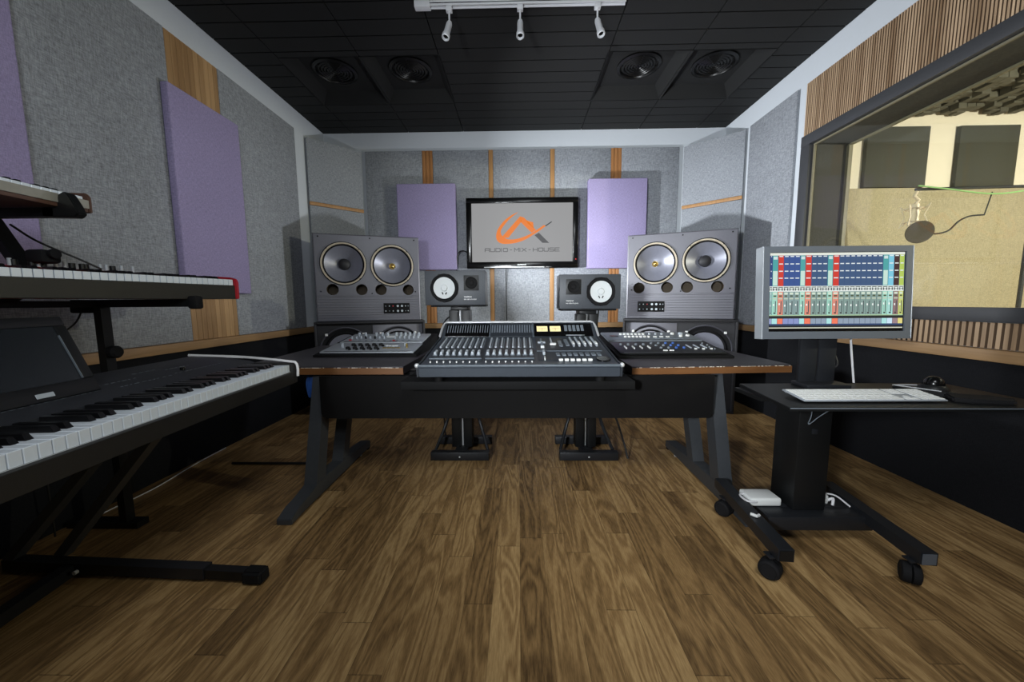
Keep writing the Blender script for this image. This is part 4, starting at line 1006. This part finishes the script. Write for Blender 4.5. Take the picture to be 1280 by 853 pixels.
# piano stand
t = thing('keyboard_stand', 'black steel stand with long rubber-tipped foot under the digital piano', 'keyboard stand', (-1.6, 1.39, 0))
X = lambda x, y, z: (x+1.6, y-1.39, z)
ft = MB('blk_s').bar(X(-2.14,1.40,.04), X(-1.26,1.36,.04), .045, .045).build('foot_tube', t)
MB('blk').bar(X(-1.27,1.36,.038), X(-1.08,1.35,.036), .036, .036).build('inner_tube', ft)
m = MB('rubber').bar(X(-1.10,1.351,.033), X(-1.015,1.347,.033), .058, .054); bmesh.ops.bevel(m.bm, geom=m.bm.edges[:], offset=.01, segments=3, affect='EDGES'); m.build('rubber_tip', ft)
MB('silver').cyl(X(-1.78,1.345,.045), .008, .012, 'y', 12).build('bolt', ft)
MB('desk_leg').bar(X(-2.12,1.40,.06), X(-1.50,1.40,.715), .035, .045, (0,1,0)).build('diagonal_brace', t)
MB('desk_leg').bar(X(-1.94,1.43,.06), X(-1.37,1.43,.715), .035, .045, (0,1,0)).build('diagonal_brace', t)
MB('blk_s').bar(X(-1.62,1.40,.7195), X(-1.12,1.40,.7195), .05, .02).build('support_arm', t)
MB('blk_s').bar(X(-1.84,1.37,.035), X(-1.72,.60,.035), .045, .045).build('floor_tube', t)
ft = MB('blk_s').bar(X(-2.12,.60,.04), X(-1.14,.56,.04), .045, .045).build('foot_tube', t)
MB('blk_s').bar(X(-2.10,.60,.06), X(-1.48,.60,.715), .035, .045, (0,1,0)).build('diagonal_brace', t)
MB('blk_s').bar(X(-1.62,.60,.7195), X(-1.08,.60,.7195), .05, .02).build('support_arm', t)

# red stage keyboard
a2 = math.atan2(.726, .204)
t = thing('stage_keyboard', 'red stage keyboard with black underside above the digital piano', 'keyboard instrument', (-1.481, 1.913, 1.136), a2)
n = 50; Lr = -n*.0244
m = MB('pbody').prism([(-.002,0),(-.002,.068),(.004,.070),(.004,.060),(.155,.06),(.155,.0)], Lr-.02, .002, 'x', .001); m.build('lower_case', t)
MB('red').prism([(.156,0),(.156,.106),(.165,.118),(.30,.126),(.31,.11),(.31,0)], Lr-.02, .002, 'x', .003).build('control_panel', t)
for a, b in ((.002,.022), (Lr-.042, Lr-.021)):
    MB('red').prism([(-.006,0),(-.008,.085),(.0,.103),(.03,.112),(.16,.122),(.31,.126),(.31,0)], a, b, 'x', .004).build('end_cheek', t)
keys(t, n, .0244, .15, .100, .030, .004)
for i, (px_, kd) in enumerate([(-.305,'w'),(-.345,'w'),(-.375,'k'),(-.395,'w'),(-.415,'w'),(-.46,'k'),(-.47,'k'),(-.50,'k'),(-.52,'w'),(-.545,'w'),(-.578,'d'),(-.59,'w'),(-.607,'d'),(-.65,'k'),(-.66,'w'),(-.72,'d'),(-.79,'w'),(-.85,'w'),(-.92,'d'),(-.96,'w'),(-1.02,'d'),(-1.10,'w')]):
    o = MB('btn' if kd == 'w' else 'blk').cyl((px_,.20,.120), .006 if kd == 'w' else .010, .027 if kd == 'w' else .023, 'z', 12).build('control_knob', t)
# top synth
t = thing('synthesizer', 'slim brown-sided synthesizer at the top of the keyboard rack', 'keyboard instrument', (-1.60, 1.401, 1.452), PI/2)
m = MB('brown').box(-.95, -.012, .0, .30, 0, .034, .003); m.build('lower_case', t)
MB('brown').prism([(-.004,0),(-.004,.058),(.01,.072),(.30,.085),(.30,0)], -.011, .0, 'x', .003).build('end_cheek', t)
keys(t, 36, .0244, .12, .056, .019, .006); 
for o in list(t.children):
    if 'key' in o.name: o.location.x -= .02
MB('synthm').prism([(.128,.034),(.128,.066),(.14,.07),(.30,.083),(.30,.034)], -.95, -.012, 'x', .001).build('control_panel', t)
MB('synthm').box(-.95, -.012, -.004, .004, .014, .044).build('front_rail', t)
for px_ in (-.32,-.34,-.55,-.6): MB('blk' if px_ != -.34 else 'btn_w').cyl((px_,.16,.068), .009, .028, 'z', 12).build('control_knob', t)
# two-tier column rack
t = thing('keyboard_rack', 'black two-tier column rack holding the red keyboard and the synthesizer', 'keyboard stand', (-1.97, 1.72, 0))
X = lambda x, y, z: (x+1.97, y-1.72, z)
MB('blk').bar(X(-1.978,1.72,.03), X(-1.978,1.72,1.10), .036, .042, (0,1,0)).build('column', t)
MB('blk').bar(X(-2.0,.62,.03), X(-2.0,.62,1.10), .055, .055, (0,1,0)).build('column', t)
for y in (1.72,.62):
    MB('blk').bar(X(-2.26,y,.016), X(-1.90,y,.016), .06, .03).build('base_foot', t)
MB('blk').box(*[v for v in (-.06,.0,-.90+.0,.03,1.10,1.128)]).build('cross_rail', t)
am = MB('blk').bar(X(-2.10,1.72,1.1165), X(-1.53,1.72,1.1165), .04, .036).build('support_arm', t)
MB('rubber')  .box(.425, .470, -.022, .022, 1.088, 1.150, .010).build('arm_tip', am)
MB('rubber').box(-.13, -.03, -.03, .03, 1.072, 1.104, .008).build('arm_clamp', am)
am = MB('blk').bar(X(-2.10,1.05,1.1165), X(-1.72,1.05,1.1165), .04, .036).build('support_arm', t)
kn = MB('rubber').lathe([(0,0),(.026,0),(.03,.01),(.03,.03),(.022,.04),(0,.04)], X(-1.958,1.72,.885), 'x', 20).build('clamp_knob', t)
# upper tier: slanted post from the rail up to the synth arm, joint block
MB('blk').bar(X(-1.86,1.40,1.20), X(-2.02,1.40,1.47), .03, .05, (0,1,0)).build('slanted_post', t)
MB('blk').bar(X(-1.86,1.40,1.21), X(-1.98,1.40,1.13), .03, .04, (0,1,0)).build('rail_link', t)
MB('rubber').box(.12, .19, -.35, -.285, 1.27, 1.32, .012).build('joint_block', t)
MB('rubber').lathe([(0,0),(.015,0),(.018,.008),(.018,.02),(0,.024)], X(-1.78,1.40,1.305), 'x', 14).build('clamp_knob', t)
MB('blk').bar(X(-2.03,1.31,1.434), X(-1.62,1.31,1.434), .03, .03).build('synth_arm', t)
m = MB('blk'); m.prism([(a+1.97,b) for a,b in ((-1.66,1.418),(-1.545,1.415),(-1.53,1.428),(-1.54,1.455),(-1.562,1.495),(-1.575,1.503),(-1.596,1.492),(-1.606,1.450),(-1.66,1.450))], -.425, -.395, 'y', .003)
m.build('arm_hook', t)
MB('blk').bar(X(-1.86,.75,1.20), X(-2.02,.75,1.47), .03, .05, (0,1,0)).build('slanted_post', t)
MB('blk').bar(X(-2.03,.75,1.434), X(-1.62,.75,1.434), .03, .03).build('synth_arm', t)
MB('blk').bar(X(-1.86,.75,1.21), X(-1.98,.75,1.13), .03, .04, (0,1,0)).build('rail_link', t)

# loose cables
one(MB('cable_b').tube([(-1.95,1.42,1.42),(-1.88,1.44,1.36),(-1.80,1.50,1.30),(-1.76,1.55,1.26)], .004, 6, 5), 'hanging_cable', 'thin black cable hanging behind the synthesizer rack', 'cable')
one(MB('cable_b').tube([(-2.1,1.74,1.08),(-2.12,1.72,1.02),(-2.16,1.66,.95),(-2.18,1.62,.90),(-2.2,1.6,.7),(-2.2,1.6,.02)], .004, 6, 5), 'hanging_cable', 'thin black cable hanging between the red keyboard and the leaning screen', 'cable')
one(MB('cable_y').tube([(-2.16,1.12,1.35),(-2.15,1.13,1.16),(-2.12,1.16,1.06),(-2.08,1.19,1.0),(-2.07,1.2,.6),(-2.07,1.2,.01)], .012, 8, 5), 'yellow_cable', 'yellow cable hanging behind the leaning screen', 'cable')
one(MB('cable_w').tube([(-2.05,1.52,.008),(-2.16,1.66,.008),(-2.214,1.79,.008),(-2.20,2.08,.008),(-2.245,2.40,.008),(-2.262,2.7,.008)], .004, 6, 6), 'floor_cable', 'thin pale cable curving over the floor beneath the digital piano', 'cable')
one(MB('cable_b').tube([(-1.99,2.417,.012),(-1.35,2.418,.012)], .009, 8), 'floor_tube', 'straight thin black tube on the floor left of the desk', 'tube')
one(MB('cable_b').tube([(-.15,4.47,1.50),(-.15,4.50,1.3),(-.145,4.50,.95),(-.145,4.49,.86),(-.145,4.49,.4),(-.145,4.49,.01)], .006, 6, 5), 'television_cable', 'black cable dropping below the television to the ledge', 'cable')
one(MB('cable_b').tube([(-.61,4.455,1.70),(-.66,4.46,1.72),(-.72,4.46,1.68),(-.74,4.47,1.5),(-.74,4.49,1.2),(-.75,4.49,.01)], .007, 6, 5), 'television_cable', 'black cable looping out left of the television', 'cable')
one(MB('cable_b').tube([(-.47,2.775,1.13),(-.52,2.85,1.02),(-.60,2.9,.92),(-.64,2.95,.6),(-.60,2.9,.01)], .006, 6, 5), 'speaker_cable', 'black cable falling from the left white-cone speaker behind the console', 'cable')
one(MB('cable_b').tube([(.60,2.775,1.12),(.61,2.85,1.0),(.615,2.9,.92),(.63,2.95,.6),(.60,2.9,.01)], .006, 6, 5), 'speaker_cable', 'black cable falling from the right white-cone speaker behind the console', 'cable')
one(MB('cable_b').tube([(.62,2.62,.62),(.60,2.62,.50),(.56,2.62,.36),(.60,2.6,.42),(.68,2.56,.30),(.74,2.55,.12),(.76,2.5,.01)], .007, 6, 5), 'floor_cable', 'black cable looping to the floor right of the right speaker stand', 'cable')

# ------------------------------------------------------------------ light
def area(name, loc_, target, size, power, col=(1,1,1), sy=None):
    l = bpy.data.lights.new(name, 'AREA'); l.energy = power; l.color = col; l.size = size
    if sy: l.shape = 'RECTANGLE'; l.size_y = sy
    o = bpy.data.objects.new(name, l); C.objects.link(o); o.location = loc_
    o.rotation_euler = (Vector(target)-Vector(loc_)).to_track_quat('-Z', 'Y').to_euler(); return o
f1 = area('flash_left', (-.9, -.7, 1.35), (1.9, 4.3, 1.7), .25, 32, (.90,.95,.99)); f1.data.spread = math.radians(80)
f2 = area('overhead_fill', (.5, -.3, 2.95), (.5, 1.2, .0), 1.0, 25, (.93,.97,1)); f2.data.spread = math.radians(140)  # soft fill added overhead for floor and keys, no fixture there
f3 = area('left_fill', (.2, -.9, 2.2), (-2.1, 2.6, 2.1), .5, 7, (.88,.95,1)); f3.data.spread = math.radians(90)
# two flashes standing behind the nearfield speakers, turned to the rear corners
f5 = area('rear_flash_right', (-.50, 3.42, 1.345), (2.3, 4.15, 2.2), .08, 40, (.91,.95,.99)); f5.data.spread = math.radians(130)
f6 = area('rear_flash_left', (.60, 3.45, 1.28), (-2.3, 4.0, 2.0), .08, 9, (.91,.95,.99)); f6.data.spread = math.radians(130)
area('booth_lamp', (5.3, .6, 2.0), (4.4, 4.4, 2.2), .12, 150, (1,.96,.84))
area('booth_ceiling_lamp', (4.6, 1.0, 3.0), (4.6, 3.0, 0), .8, 20, (1,.96,.84))
w = bpy.data.worlds.new('world'); bpy.context.scene.world = w; w.use_nodes = True
w.node_tree.nodes['Background'].inputs[0].default_value = (.02,.022,.026,1); w.node_tree.nodes['Background'].inputs[1].default_value = 1
sc_ = bpy.context.scene
sc_.view_settings.view_transform = 'Standard'; sc_.view_settings.look = 'None'; sc_.view_settings.gamma = 1; sc_.view_settings.exposure = 0
sc_.view_settings.use_curve_mapping = False
